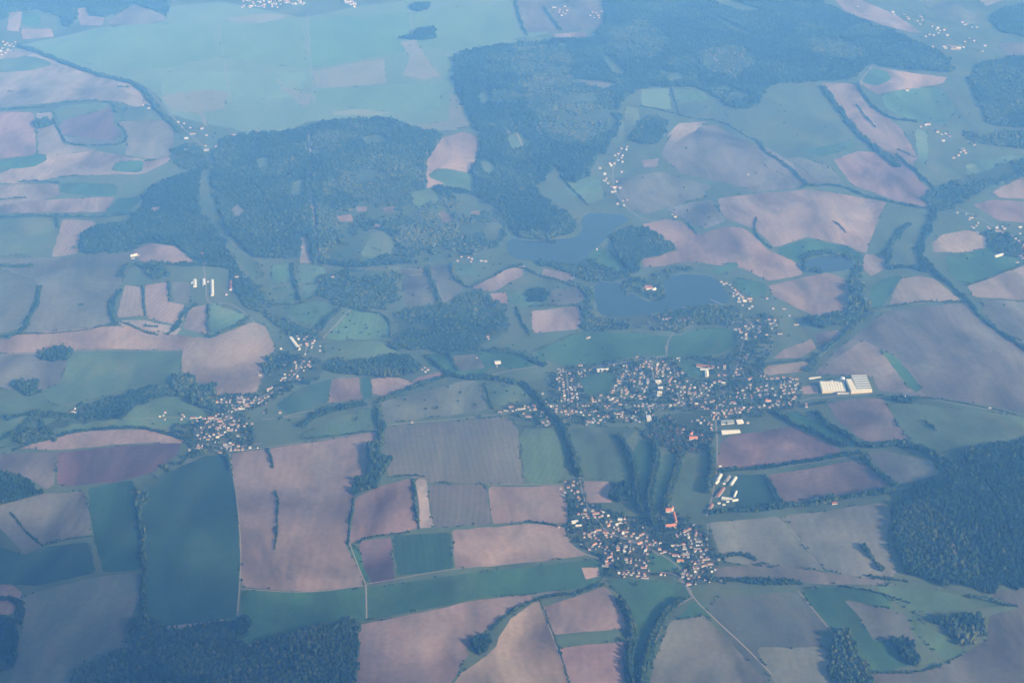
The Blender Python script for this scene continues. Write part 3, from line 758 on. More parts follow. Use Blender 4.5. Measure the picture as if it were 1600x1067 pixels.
def field_mat(name, rows=0.0, angle=0.0, mottle=.35, period=14.0, second=(1, 1, 1)):
    """soil or crop: object colour, broad moisture patches, fine grain, optional drill rows"""
    m, nt, b = new_mat(name); L = nt.links.new
    geo = N(nt, 'ShaderNodeNewGeometry'); oi = N(nt, 'ShaderNodeObjectInfo')
    mp = N(nt, 'ShaderNodeMapping'); mp.inputs['Rotation'].default_value = (0, 0, angle); mp.inputs['Scale'].default_value = (1, .45, 0)
    L(geo.outputs['Position'], mp.inputs['Vector'])
    # shift the pattern per field so that neighbours do not continue each other
    sh = N(nt, 'ShaderNodeVectorMath', operation='MULTIPLY_ADD'); cmb = N(nt, 'ShaderNodeCombineXYZ')
    for i in range(3): L(oi.outputs['Random'], cmb.inputs[i])
    sh.inputs[1].default_value = (3000, 2000, 900); L(cmb.outputs[0], sh.inputs[0]); L(mp.outputs[0], sh.inputs[2])
    n1 = N(nt, 'ShaderNodeTexNoise'); n1.inputs['Scale'].default_value = 1 / 190; n1.inputs['Detail'].default_value = 5; n1.inputs['Roughness'].default_value = .55; n1.inputs['Distortion'].default_value = .6
    L(sh.outputs[0], n1.inputs['Vector'])
    n2 = N(nt, 'ShaderNodeTexNoise'); n2.inputs['Scale'].default_value = 1 / 14; n2.inputs['Detail'].default_value = 3
    L(geo.outputs['Position'], n2.inputs['Vector'])
    r1 = N(nt, 'ShaderNodeMapRange'); r1.inputs['From Min'].default_value = .3; r1.inputs['From Max'].default_value = .7
    r1.inputs['To Min'].default_value = 1 - mottle; r1.inputs['To Max'].default_value = 1 + mottle; L(n1.outputs['Fac'], r1.inputs['Value'])
    r2 = N(nt, 'ShaderNodeMapRange'); r2.inputs['From Min'].default_value = .3; r2.inputs['From Max'].default_value = .7
    r2.inputs['To Min'].default_value = .9; r2.inputs['To Max'].default_value = 1.1; L(n2.outputs['Fac'], r2.inputs['Value'])
    v = N(nt, 'ShaderNodeMath', operation='MULTIPLY'); L(r1.outputs[0], v.inputs[0]); L(r2.outputs[0], v.inputs[1])
    fac = v.outputs[0]
    if rows:
        mp2 = N(nt, 'ShaderNodeMapping'); mp2.inputs['Rotation'].default_value = (0, 0, angle); L(geo.outputs['Position'], mp2.inputs['Vector'])
        w = N(nt, 'ShaderNodeTexWave'); w.inputs['Scale'].default_value = .314 / period; w.inputs['Distortion'].default_value = 2.5; w.inputs['Detail'].default_value = 2; w.inputs['Detail Scale'].default_value = .3
        L(mp2.outputs[0], w.inputs['Vector'])
        nb = N(nt, 'ShaderNodeTexNoise'); nb.inputs['Scale'].default_value = 1 / 26; mp3 = N(nt, 'ShaderNodeMapping'); mp3.inputs['Rotation'].default_value = (0, 0, angle); mp3.inputs['Scale'].default_value = (1, .02, 0)
        L(geo.outputs['Position'], mp3.inputs['Vector']); L(mp3.outputs[0], nb.inputs['Vector'])
        wk = N(nt, 'ShaderNodeMath', operation='MULTIPLY_ADD'); L(w.outputs['Fac'], wk.inputs[0]); wk.inputs[1].default_value = .3; wk.inputs[2].default_value = .35; ad = N(nt, 'ShaderNodeMath', operation='ADD'); L(wk.outputs[0], ad.inputs[0]); L(nb.outputs['Fac'], ad.inputs[1])
        r3 = N(nt, 'ShaderNodeMapRange'); r3.inputs['From Min'].default_value = .65; r3.inputs['From Max'].default_value = 1.35
        r3.inputs['To Min'].default_value = 1 - rows; r3.inputs['To Max'].default_value = 1 + rows; L(ad.outputs[0], r3.inputs['Value'])
        v2 = N(nt, 'ShaderNodeMath', operation='MULTIPLY'); L(fac, v2.inputs[0]); L(r3.outputs[0], v2.inputs[1]); fac = v2.outputs[0]
    # a second hue that shows in patches (thin growth, damp soil)
    n3 = N(nt, 'ShaderNodeTexNoise'); n3.inputs['Scale'].default_value = 1 / 95; n3.inputs['Detail'].default_value = 6; n3.inputs['Roughness'].default_value = .6; L(sh.outputs[0], n3.inputs['Vector'])
    r4 = N(nt, 'ShaderNodeMapRange'); r4.inputs['From Min'].default_value = .48; r4.inputs['From Max'].default_value = .72; L(n3.outputs['Fac'], r4.inputs['Value'])
    hue = N(nt, 'ShaderNodeMix', data_type='RGBA', blend_type='MULTIPLY'); L(r4.outputs[0], hue.inputs[0]); L(oi.outputs['Color'], hue.inputs[6]); hue.inputs[7].default_value = (*second, 1)
    mul = N(nt, 'ShaderNodeVectorMath', operation='SCALE'); L(hue.outputs[2], mul.inputs[0]); L(fac, mul.inputs['Scale'])
    L(mul.outputs[0], b.inputs['Base Color'])
    b.inputs['Roughness'].default_value = 1; b.inputs['Specular IOR Level'].default_value = 0
    return m

def leaf_mat(name, cols):
    m, nt, b = new_mat(name); L = nt.links.new
    a = N(nt, 'ShaderNodeAttribute', attribute_name='tint'); oi = N(nt, 'ShaderNodeObjectInfo')
    ad = N(nt, 'ShaderNodeMath', operation='ADD'); L(a.outputs['Fac'], ad.inputs[0])
    rs = N(nt, 'ShaderNodeMapRange'); rs.inputs['To Min'].default_value = -.2; rs.inputs['To Max'].default_value = .2; L(oi.outputs['Random'], rs.inputs['Value']); L(rs.outputs[0], ad.inputs[1])
    cr = N(nt, 'ShaderNodeValToRGB'); el = cr.color_ramp.elements
    for i, c in enumerate(cols):
        e = el[i] if i < 2 else el.new(1.0)
        e.position = i / (len(cols) - 1); e.color = (*c, 1)
    L(ad.outputs[0], cr.inputs[0])
    geo = N(nt, 'ShaderNodeNewGeometry'); no = N(nt, 'ShaderNodeTexNoise'); no.inputs['Scale'].default_value = .6; no.inputs['Detail'].default_value = 3; L(geo.outputs['Position'], no.inputs['Vector'])
    mr = N(nt, 'ShaderNodeMapRange'); mr.inputs['From Min'].default_value = .3; mr.inputs['From Max'].default_value = .7; mr.inputs['To Min'].default_value = .6; mr.inputs['To Max'].default_value = 1.4; L(no.outputs['Fac'], mr.inputs['Value'])
    mul = N(nt, 'ShaderNodeVectorMath', operation='SCALE'); L(cr.outputs[0], mul.inputs[0]); L(mr.outputs[0], mul.inputs['Scale'])
    L(mul.outputs[0], b.inputs['Base Color']); b.inputs['Roughness'].default_value = .95; b.inputs['Specular IOR Level'].default_value = .05
    return m

M = {}
for i, ang in enumerate((.02, -.18, .35, 1.45)):
    M['field%d' % i] = field_mat('crop_and_soil_%d' % i, rows=.06, angle=ang, mottle=.58, period=27, second=(.76, .88, .90))
for i, ang in enumerate((0.03, -0.14, .3)):
    M['rows%d' % i] = field_mat('drilled_rows_%d' % i, rows=.17, angle=ang, mottle=.22, period=18, second=(.85, .97, .9))
M['meadow'] = field_mat('meadow_grass', rows=.04, angle=.1, mottle=.46, second=(1.35, 1.0, .95))
M['plain'] = field_mat('plain_crop', mottle=.12, second=(1.12, 1.0, 1.0))
M['gardens'] = field_mat('garden_ground', mottle=.45, second=(1.5, 1.05, 1.0))
M['ground'] = field_mat('rough_grass', mottle=.28, second=(1.3, 1.05, 1.0))
M['asphalt'] = simple('road_asphalt', (.16, .155, .15), noise=.2, scale=.1)
M['gravel'] = simple('track_gravel', (.22, .19, .16), noise=.25, scale=.1)
M['leaf'] = leaf_mat('wood_foliage', [(.007, .022, .011), (.016, .040, .016), (.034, .062, .023), (.085, .098, .040)])
M['leaf_park'] = leaf_mat('autumn_foliage', [(.010, .026, .012), (.026, .050, .02), (.075, .055, .028), (.14, .07, .035)])
M['leaf_far'] = leaf_mat('hill_foliage', [(.007, .022, .012), (.014, .036, .017), (.026, .052, .023), (.060, .078, .034)])
M['bark'] = simple('bark', (.09, .065, .045), noise=.3, scale=2)
M['wall'] = simple('white_render_wall', (.60, .59, .57), noise=.06, scale=.5)
M['wall2'] = simple('cream_wall', (.62, .55, .43), noise=.08, scale=.5)
M['glass'] = simple('window_glass', (.03, .035, .04), rough=.15, spec=.6)
M['red'] = simple('red_tile_roof', (.24, .105, .08), noise=.25, scale=.7)
M['orange'] = simple('orange_tile_roof', (.48, .18, .09), noise=.2, scale=.7)
M['dark'] = simple('weathered_tile_roof', (.18, .10, .08), noise=.25, scale=.7)
M['grey'] = simple('grey_slate_roof', (.20, .20, .21), noise=.2, scale=.7)
M['sheet'] = simple('pale_sheet_roof', (.56, .56, .54), rough=.55, spec=.3, noise=.06, scale=.15)
M['cream'] = simple('cream_membrane_roof', (.68, .65, .56), noise=.05, scale=.08)
M['tank'] = simple('steel_tank', (.55, .60, .66), rough=.4, spec=.4)
def glazed():
    m, nt, b = new_mat('glasshouse_glazing'); L = nt.links.new
    tc = N(nt, 'ShaderNodeTexCoord'); br = N(nt, 'ShaderNodeTexBrick'); br.inputs['Scale'].default_value = .25
    br.inputs['Color1'].default_value = (.13, .18, .21, 1); br.inputs['Color2'].default_value = (.09, .14, .17, 1); br.inputs['Mortar'].default_value = (.4, .42, .44, 1); br.inputs['Mortar Size'].default_value = .03
    L(tc.outputs['Object'], br.inputs['Vector']); L(br.outputs['Color'], b.inputs['Base Color'])
    b.inputs['Roughness'].default_value = .25; b.inputs['Specular IOR Level'].default_value = .5
    return m
M['glazing'] = glazed()
def water():
    m, nt, b = new_mat('lake_water'); L = nt.links.new
    b.inputs['Base Color'].default_value = (.018, .032, .034, 1); b.inputs['Roughness'].default_value = .12; b.inputs['Specular IOR Level'].default_value = .35
    geo = N(nt, 'ShaderNodeNewGeometry'); no = N(nt, 'ShaderNodeTexNoise'); no.inputs['Scale'].default_value = .08; no.inputs['Detail'].default_value = 5; L(geo.outputs['Position'], no.inputs['Vector'])
    bp = N(nt, 'ShaderNodeBump'); bp.inputs['Strength'].default_value = .25; bp.inputs['Distance'].default_value = .5; L(no.outputs['Fac'], bp.inputs['Height']); L(bp.outputs[0], b.inputs['Normal'])
    return m
M['water'] = water()

# ------------------------------------------------------------------ ground parcels
CLASS = {  # name, colour, material
    'b': ('ploughed_field', (.212, .150, .128), 'field'), 'p': ('ploughed_field', (.125, .082, .085), 'field'),
    't': ('stubble_field', (.225, .175, .150), 'field'), 'k': ('fallow_field', (.128, .122, .100), 'field'),
    'm': ('meadow', (.072, .112, .060), 'meadow'), 'g': ('meadow', (.042, .098, .048), 'meadow'),
    'x': ('stubble_field', (.185, .20, .145), 'plain'), 'h': ('meadow', (.078, .142, .084), 'meadow'), 'n': ('fallow_field', (.165, .138, .116), 'field'), 'q': ('crop_field', (.088, .100, .082), 'meadow'), 'v': ('meadow', (.055, .125, .065), 'meadow'), 'e': ('crop_field', (.115, .200, .120), 'plain'), 'd': ('crop_field', (.030, .066, .044), 'meadow'), 'w': ('water', (.03, .05, .05), 'water'),
    'u': ('gardens', (.070, .092, .060), 'gardens'), 'F': ('forest_floor', (.045, .066, .036), 'ground'), 'f': ('forest_floor', (.050, .075, .042), 'ground')}
parcels = []
def add_parcel(cls, rows, poly, label=None, road=None):
    poly = np.array(poly)
    if (poly[:, 0] * np.roll(poly[:, 1], -1) - poly[:, 1] * np.roll(poly[:, 0], -1)).sum() < 0: poly = poly[::-1]
    parcels.append(dict(cls=cls, rows=rows, poly=poly, label=label, road=road, lo=poly.min(0), hi=poly.max(0)))

rj = np.random.default_rng(3)
for line in FIELDS.strip().split('\n'):
    p = line.split('|'); cls = p[0][0]; rows = 's' in p[0][1:]
    pts = [at_xy(*map(float, q.split(','))) for q in p[-1].split()]
    if cls == 'w': pts = chaikin(chaikin(pts, .25), .25)
    elif cls in 'Ff':
        pts = chaikin(pts, .17)
    elif cls in 'mguqvh':
        pts = chaikin(pts, .16)
    else:
        pts = chaikin(pts, .06)
    pts = resample(pts, 38 if cls not in 'Ff' else 24)
    j = {'F': 9.0, 'f': 10.0, 'w': 2.0}.get(cls, 1.6)
    pts = [q + rj.normal(0, j, 2) for q in pts]
    add_parcel(cls, rows, pts, p[1] if len(p) == 3 else None)
N_AREA = len(parcels)
for line in ROADS.strip().split('\n'):
    w, surf, pp = line.split('|'); w = float(w)
    pts = [at_xy(*map(float, q.split(','))) for q in pp.split()]
    pts = chaikin(chaikin(pts, .25, False), .25, False); pts = resample(pts, 38, False)
    pts = np.array(pts); d = np.gradient(pts, axis=0); d /= np.linalg.norm(d, axis=1)[:, None] + 1e-9
    nrm = np.stack([-d[:, 1], d[:, 0]], 1) * w / 2
    add_parcel('r', False, np.concatenate([pts + nrm, (pts - nrm)[::-1]]), None, surf)

def tops(x, y):
    """index of the parcel lying on top at each point, -1 for open ground"""
    top = np.full(len(x), -1)
    for i, p in enumerate(parcels):
        q = np.nonzero((x >= p['lo'][0]) & (x <= p['hi'][0]) & (y >= p['lo'][1]) & (y <= p['hi'][1]))[0]
        if len(q):
            s = pip(x[q], y[q], p['poly']); top[q[s]] = i
    return top

# one planar mesh of the whole land, cut along every outline
verts, edges, faces = [], [], []
for p in parcels:
    s = len(verts); n = len(p['poly'])
    verts += [Vector((float(a), float(b))) for a, b in p['poly']]
    faces.append(list(range(s, s + n)))
g = []
for y in np.arange(2300, 13000, 62.0):
    hw = 420 + y * .40
    xs = np.arange(-hw, hw, 62.0) + rj.uniform(-20, 20)
    g.append(np.stack([xs + rj.uniform(-12, 12, len(xs)), np.full(len(xs), y) + rj.uniform(-12, 12, len(xs))], 1))
for s in (16000, 24000, 34000):
    k = 24
    a = np.arange(k) / k * 2 * math.pi
    g.append(np.stack([s * np.cos(a), s * np.sin(a)], 1))
g.append(np.stack(np.meshgrid(np.arange(-9000, 9001, 1500.), np.arange(-9000, 2000, 1500.)), -1).reshape(-1, 2) + 3.3)
for a, b in np.concatenate(g): verts.append(Vector((float(a), float(b))))
cv, ce, cf, ov, oe, of = delaunay_2d_cdt(verts, edges, faces, 0, .05, True)
cv = np.array([(v.x, v.y) for v in cv]); tri = np.array(cf)
mid = cv[tri].mean(1); owner = tops(mid[:, 0], mid[:, 1])
cz = height(cv[:, 0], cv[:, 1]); c3 = np.column_stack([cv, cz])
a, b, c = c3[tri[:, 0]], c3[tri[:, 1]], c3[tri[:, 2]]
flip = ((b - a)[:, 0] * (c - a)[:, 1] - (b - a)[:, 1] * (c - a)[:, 0]) < 0
tri[flip] = tri[flip][:, ::-1]

def land(name, sel, mat, colr):
    t = tri[sel]; u, inv = np.unique(t, return_inverse=True)
    co = c3[u].copy(); loc = np.array([co[:, 0].mean(), co[:, 1].mean(), 0.0]); co -= loc
    me = mesh_np(name, co, inv.reshape(-1, 3), [mat])
    me.polygons.foreach_set('use_smooth', np.ones(len(t), bool))
    o = link(bpy.data.objects.new(name, me)); o.location = loc; o.color = (*colr, 1)
    return tag(o, kind='structure')

land('ground', np.nonzero(owner < 0)[0], M['ground'], (.074, .105, .060))
tw = np.random.default_rng(21)
nrow = 0
for i, p in enumerate(parcels):
    sel = np.nonzero(owner == i)[0]
    if not len(sel): continue
    if p['road']:
        land('road' if p['road'] == 'asphalt' else 'track', sel, M[p['road']], (.2, .2, .2)); continue
    nm, colr, mt = CLASS[p['cls']]
    k = 1 + tw.normal(0, .07); h = tw.normal(0, .04, 3)
    colr = [max(.01, c * k * (1 + e)) for c, e in zip(colr, h)]
    mat = M[mt] if mt != 'field' else M['field%d' % (i % 4)]
    if p['rows']: mat = M['rows%d' % (nrow % 3)]; nrow += 1
    land(nm, sel, mat, colr)
from mathutils.kdtree import KDTree
hs = random.Random(4); houses = []
for line in HOUSES.strip().split('\n'):
    head, pts = line.split(':'); ox, oy, sc = map(float, head.split())
    for t in pts.split():
        k = len(t)
        while t[k - 1].isalpha(): k -= 1
        zx, zy = map(float, t[:k].split(',')); fl = t[k:]
        u, v = ox + zx / sc, oy + zy / sc
        x, y, z = at(u, v + 1.2)
        roof = 'red' if 'r' in fl else 'orange' if 'o' in fl else 'sheet' if 'w' in fl else 'dark' if 'k' in fl else hs.choices(('dark', 'grey', 'red', 'sheet'), (.44, .26, .20, .10))[0]
        size = ('b' if 'b' in fl else '') + ('L' if 'L' in fl else 'l' if 'l' in fl else '')
        ang = hs.gauss(.03, .10) + (math.pi / 2 if 'v' in fl else 0) + (.55 if 'd' in fl else -.55 if 'D' in fl else 0)
        houses.append(dict(u=u, v=v, x=x, y=y, z=z, roof=roof, size=size, ang=ang, wall='wall' if hs.random() < .8 else 'wall2', d=math.hypot(x, y), s=hs.uniform(.56, .72) * (1.0 if v > 480 else 1.2 if v > 300 else 1.5)))
# the dense far town at the top edge, too distant to single its houses out
for k in range(150):
    u = hs.uniform(376, 476) if k < 125 else hs.uniform(536, 556); v = hs.uniform(-6, 13 - (4 if u > 440 else 0)) if k < 125 else hs.uniform(-4, 4) + (u - 536) * .5
    x, y, z = at(u, v); houses.append(dict(u=u, v=v, x=x, y=y, z=z, roof=hs.choice(('red', 'sheet', 'dark', 'red')), size='', ang=hs.gauss(0, .3), wall='wall', d=math.hypot(x, y), s=1.0))
# drop doubles noted twice in overlapping views
kept = []
for h in houses:
    if all((h['x'] - o['x']) ** 2 + (h['y'] - o['y']) ** 2 > 64 for o in kept): kept.append(h)
houses = sorted(kept, key=lambda h: h['d'])
house_kd = KDTree(len(houses))
for i_, h_ in enumerate(houses): house_kd.insert((h_['x'], h_['y'], 0), i_)
house_kd.balance()
# ------------------------------------------------------------------ vegetation
def ico(sub, seed, rough):
    bm = bmesh.new(); bmesh.ops.create_icosphere(bm, subdivisions=sub, radius=1.0)
    r = random.Random(seed)
    for v in bm.verts: v.co *= 1 + r.uniform(-rough, rough)
    co = np.array([v.co[:] for v in bm.verts]); fa = np.array([[v.index for v in f.verts] for f in bm.faces]); bm.free()
    return co, fa

BLOB_HI = [ico(2, s, .26) for s in range(5)]
BLOB_LO = [ico(1, s + 50, .30) for s in range(6)]

def frame_uv(x, y, z):
    dz = z - CAM_H
    f = y * CP - dz * SP; up = y * SP + dz * CP
    return 800 + FPX * x / f, 533.5 - FPX * up / f, f

def blob_cloud(cen, scl, rot, tint, templ, rng):
    """many crowns in one triangle soup"""
    which = rng.integers(0, len(templ), len(cen))
    C, F, T = [], [], []; base = 0
    for k, (co, fa) in enumerate(templ):
        q = np.nonzero(which == k)[0]
        if not len(q): continue
        cs, sn = np.cos(rot[q]), np.sin(rot[q])
        p = co[None] * scl[q][:, None, :]
        x = p[..., 0] * cs[:, None] - p[..., 1] * sn[:, None]; y = p[..., 0] * sn[:, None] + p[..., 1] * cs[:, None]
        p = np.stack([x, y, p[..., 2]], -1) + cen[q][:, None, :]
        C.append(p.reshape(-1, 3)); T.append(np.repeat(tint[q], len(co)))
        F.append((fa[None] + (base + np.arange(len(q)) * len(co))[:, None, None]).reshape(-1, 3)); base += len(q) * len(co)
    return np.concatenate(C), np.concatenate(F), np.concatenate(T)

def greenery(name, x, y, rad, hgt, mat, rng, label, cat, kind, hi, tint=None, low=.12):
    z = height(x, y); n = len(x)
    cen = np.stack([x, y, z + hgt * (.5 + low / 2)], 1)
    scl = np.stack([rad * rng.uniform(.85, 1.2, n), rad * rng.uniform(.85, 1.2, n), hgt * (.5 - low / 2) * 1.05], 1)
    if tint is None:
        tint = .40 + .24 * np.sin(x / 61 + 1.7 * np.sin(y / 83)) * np.sin(y / 73 + x / 190) + rng.normal(0, .13, n) + (rng.random(n) < .07) * .4
    co, fa, tt = blob_cloud(cen, scl, rng.uniform(0, 6.28, n), np.clip(tint, 0, 1), BLOB_HI if hi else BLOB_LO, rng)
    loc = np.array([x.mean(), y.mean(), z.min()])
    me = mesh_np(name, co - loc, fa, [mat], tint=tt)
    o = link(bpy.data.objects.new(name, me)); o.location = loc
    return tag(o, label, cat, kind=kind)

vg = np.random.default_rng(77)
# forest stands: blocks of one age and species
SEED = np.random.default_rng(31); STAND = []
for y0 in np.arange(2600, 12500, 170.):
    hw = 300 + y0 * .36
    for x0 in np.arange(-hw, hw, 170.): STAND.append((x0 + SEED.uniform(-80, 80), y0 + SEED.uniform(-80, 80)))
STAND = np.array(STAND); STAND_T = SEED.normal(0, .17, len(STAND)); STAND_H = SEED.uniform(.72, 1.12, len(STAND))
from mathutils.kdtree import KDTree
KD = KDTree(len(STAND))
for i_, (a_, b_) in enumerate(STAND): KD.insert((a_, b_, 0), i_)
KD.balance()
for i, p in enumerate(parcels):
    if p['cls'] not in 'Ff': continue
    c = p['poly'].mean(0); dist = math.hypot(c[0], c[1])
    sp = 7.6 if dist < 4700 else 8.8 if dist < 5600 else 10.5 if dist < 7200 else 12.5
    if p['cls'] == 'f': sp *= 1.12
    lo, hi = p['lo'], p['hi']
    gx, gy = np.meshgrid(np.arange(lo[0], hi[0], sp), np.arange(lo[1], hi[1], sp * .87))
    gx[1::2] += sp / 2
    x = gx.ravel() + vg.normal(0, sp * .22, gx.size); y = gy.ravel() + vg.normal(0, sp * .22, gx.size)
    k = pip(x, y, p['poly']); x, y = x[k], y[k]
    u, v, _ = frame_uv(x, y, height(x, y)); k = (u > -70) & (u < 1670) & (v > -60) & (v < 1150); x, y = x[k], y[k]
    k = tops(x, y) == i; x, y = x[k], y[k]
    k = np.array([house_kd.find((a_, b_, 0))[2] > 13 for a_, b_ in zip(x, y)], bool); x, y = x[k], y[k]
    # thin places and glades
    den = np.sin(x / 97 + 2 * np.sin(y / 140)) * np.sin(y / 88 - x / 230) + vg.normal(0, .35, len(x))
    pat = np.sin(x / 173 + 1.9 * np.sin(y / 121 + 1)) * np.sin(y / 137 + 1.4 * np.sin(x / 211)) + .5 * np.sin(x / 41 + y / 67) * np.sin(y / 53 - x / 37)
    k = (den > (-1.0 if p['cls'] == 'F' or ' stand ' in p['label'] else -.25)) & (pat + vg.normal(0, .2, len(x)) > (-9 if (hi - lo).max() < 700 else -1.02 if p['cls'] == 'F' else -.6)); x, y = x[k], y[k]
    if not len(x): continue
    tall = 19.0 if p['cls'] == 'F' or ' stand ' in p['label'] else 12.0
    n = len(x)
    hgt = tall * vg.uniform(.62, 1.15, n) * (1 + .16 * np.sin(x / 57 + y / 91)); rad = sp * .58 * vg.uniform(.72, 1.3, n)
    big = vg.random(n) < .08; hgt[big] *= 1.2; rad[big] *= 1.45
    st = np.array([KD.find((a_, b_, 0))[1] for a_, b_ in zip(x + 14 * np.sin(y / 19), y + 14 * np.sin(x / 23))])
    hgt = hgt * STAND_H[st]
    tint = (.34 if p['cls'] == 'F' else .50 if ' stand ' in p['label'] else .48) + STAND_T[st] + .12 * np.sin(x / 61 + 1.7 * np.sin(y / 83)) * np.sin(y / 73 + x / 190) + vg.normal(0, .13, n) + (vg.random(n) < .07) * .4
    mat = M['leaf_park'] if 'autumn' in p['label'] else M['leaf_far'] if 'hill' in p['label'] or 'near wood' in p['label'] else M['leaf']
    greenery('wood', x, y, rad, hgt, mat, vg, p['label'], 'wood', 'stuff', False, tint=tint)

for line in HEDGES.strip().split('\n'):
    w, h, label, pp = line.split('|'); w, h = float(w), float(h)
    pts = [at_xy(*map(float, q.split(','))) for q in pp.split()]
    pts = resample(chaikin(pts, .25, False), 3.2, False); pts = np.array(pts)
    d = np.gradient(pts, axis=0); d /= np.linalg.norm(d, axis=1)[:, None] + 1e-9
    rows = max(1, int(w / 6.5)); X, Y, S = [], [], []
    for r in range(rows):
        off = (r - (rows - 1) / 2) * 6.0 + vg.normal(0, 1.4, len(pts)) + w * .18 * np.sin(np.arange(len(pts)) / 9.0 + r)
        q = pts + np.stack([-d[:, 1], d[:, 0]], 1) * off[:, None] + vg.normal(0, .9, pts.shape)
        gap = np.sin(np.arange(len(pts)) / 6.1 + w * 3) + np.sin(np.arange(len(pts)) / 2.7 + h) + vg.normal(0, .8, len(pts))
        X.append(q[:, 0]); Y.append(q[:, 1]); S.append(np.clip(.85 + .35 * gap, .36, 1.2))
    x, y = np.concatenate(X), np.concatenate(Y); n = len(x); S = np.concatenate(S)
    rad = np.clip(h * .40, 1.9, 4.6) * vg.uniform(.75, 1.35, n) * np.sqrt(S); rad = np.maximum(rad, 2.1); hg = 1.15 * h * vg.uniform(.6, 1.25, n) * S
    greenery('hedgerow', x, y, rad, hg, M['leaf'], vg, label, 'hedgerow', None, False, low=0.0)['group'] = 'hedgerows and tree belts between the fields'

# separate trees: a tapered trunk with limbs under a crown of leaf clumps
def tree_meshes(kind, seed):
    r = random.Random(seed); bm = bmesh.new()
    H = {'tall': 24.0, 'round': 16.5}[kind]; W = {'tall': 4.4, 'round': 6.2}[kind]
    def limb(a, b, ra, rb):
        d = (b - a); q = d.to_track_quat('Z', 'Y'); ring = []
        for c, rr in ((a, ra), (b, rb)):
            ring.append([bm.verts.new(c + q @ Vector((rr * math.cos(t), rr * math.sin(t), 0))) for t in [i * math.pi / 3 for i in range(6)]])
        for i in range(6): bm.faces.new((ring[0][i], ring[0][(i + 1) % 6], ring[1][(i + 1) % 6], ring[1][i]))
    top = Vector((r.uniform(-.3, .3), r.uniform(-.3, .3), H * .8))
    limb(Vector((0, 0, -.4)), Vector((.1, 0, H * .3)), .42, .32); limb(Vector((.1, 0, H * .3)), top, .32, .06)
    for k in range(4):
        a = k * 1.6 + r.random(); z = H * r.uniform(.28, .5)
        limb(Vector((.1, 0, z)), Vector((math.cos(a) * W * .7, math.sin(a) * W * .7, z + H * .18)), .17, .04)
    tm = bpy.data.meshes.new('trunk'); bm.to_mesh(tm); bm.free(); tm.materials.append(M['bark'])
    rg = np.random.default_rng(seed); cen, scl = [], []
    for k in range(16):
        z = rg.uniform(.24, .93); env = W * math.sqrt(max(.08, 1 - ((z - .52) / .5) ** 2)) * (.75 if kind == 'tall' else .8)
        a = rg.uniform(0, 6.28); rr = env * rg.uniform(.25, .85)
        s = W * rg.uniform(.34, .55); cen.append((math.cos(a) * rr, math.sin(a) * rr, z * H)); scl.append((s, s, s * rg.uniform(.9, 1.5)))
    cen, scl = np.array(cen), np.array(scl)
    co, fa, tt = blob_cloud(cen, scl, rg.uniform(0, 6, 16), rg.uniform(.2, .8, 16), BLOB_LO, rg)
    # loose leaf sprays round the outline
    m = 220; q = rg.integers(0, 16, m); dr = rg.normal(0, 1, (m, 3)); dr /= np.linalg.norm(dr, axis=1)[:, None]
    base = cen[q] + dr * scl[q] * rg.uniform(.95, 1.25, (m, 1)); t1 = rg.normal(0, .5, (m, 3)); t2 = rg.normal(0, .5, (m, 3))
    co2 = np.stack([base - t1, base + t1, base + t2], 1).reshape(-1, 3)
    fa2 = np.arange(m * 3).reshape(-1, 3) + len(co)
    cm = mesh_np('crown', np.concatenate([co, co2]), np.concatenate([fa, fa2]), [M['leaf']], tint=np.concatenate([tt, np.repeat(rg.uniform(.2, .9, m), 3)]))
    return tm, cm

TREE = {k: [tree_meshes(k, s * 7 + len(k)) for s in range(4)] for k in ('tall', 'round')}
tree_no = 0
def make_tree(kind, x, y, label, group, s=1.0):
    global tree_no
    tm, cm = TREE[kind][tree_no % 4]; tree_no += 1
    e = empty('tree', (x, y, float(height(x, y))), random.uniform(0, 6.28)); k = s * random.uniform(.85, 1.15)
    e.scale = (k * random.uniform(.9, 1.1), k * random.uniform(.9, 1.1), k)
    tag(e, label, 'tree', group)
    for nm, me in (('trunk', tm), ('crown', cm)):
        o = link(bpy.data.objects.new(nm, me)); o.parent = e
    return e

ORD = ['', 'first', 'second', 'third', 'fourth', 'fifth', 'sixth', 'seventh', 'eighth', 'ninth', 'tenth', 'eleventh', 'twelfth', 'thirteenth',
       'fourteenth', 'fifteenth', 'sixteenth', 'seventeenth', 'eighteenth', 'nineteenth', 'twentieth']
TENS = {20: 'twenty', 30: 'thirty', 40: 'forty', 50: 'fifty'}
def ordinal(n):
    if n <= 20: return ORD[n]
    if n % 10 == 0: return {30: 'thirtieth', 40: 'fortieth', 50: 'fiftieth'}[n]
    return TENS[n // 10 * 10] + '-' + ORD[n % 10]

n_trees = 0
for line in AVENUES.strip().split('\n'):
    stem, kind, step, pp = line.split('|')
    q = np.array(resample(chaikin([at_xy(*map(float, q.split(','))) for q in pp.split()], .25, False), 3.0, False)); n = len(q)
    q = np.concatenate([q + vg.normal(0, 1.5, q.shape) + [o_, 0] for o_ in (-9, -3, 3, 9)]); n = len(q)
    greenery('thicket', q[:, 0], q[:, 1], vg.uniform(2.4, 4.6, n), vg.uniform(4, 12, n), M['leaf'], vg, 'low thicket under the ' + stem, 'thicket', None, False, low=0.0)['group'] = 'thickets under the tree rows'
    pts = [at_xy(*map(float, q.split(','))) for q in pp.split()]
    pts = resample(chaikin(pts, .25, False), float(step) * 1.06, False)
    for k, q in enumerate(pts):
        x, y = q + vg.normal(0, 1.6, 2)
        if frame_uv(x, y, 0)[1] > 1085: continue
        make_tree(kind, x, y, '%s tree from the upper end, %s' % (ordinal(k + 1), stem), 'trees standing in rows')
        n_trees += 1
print('avenue trees', n_trees)
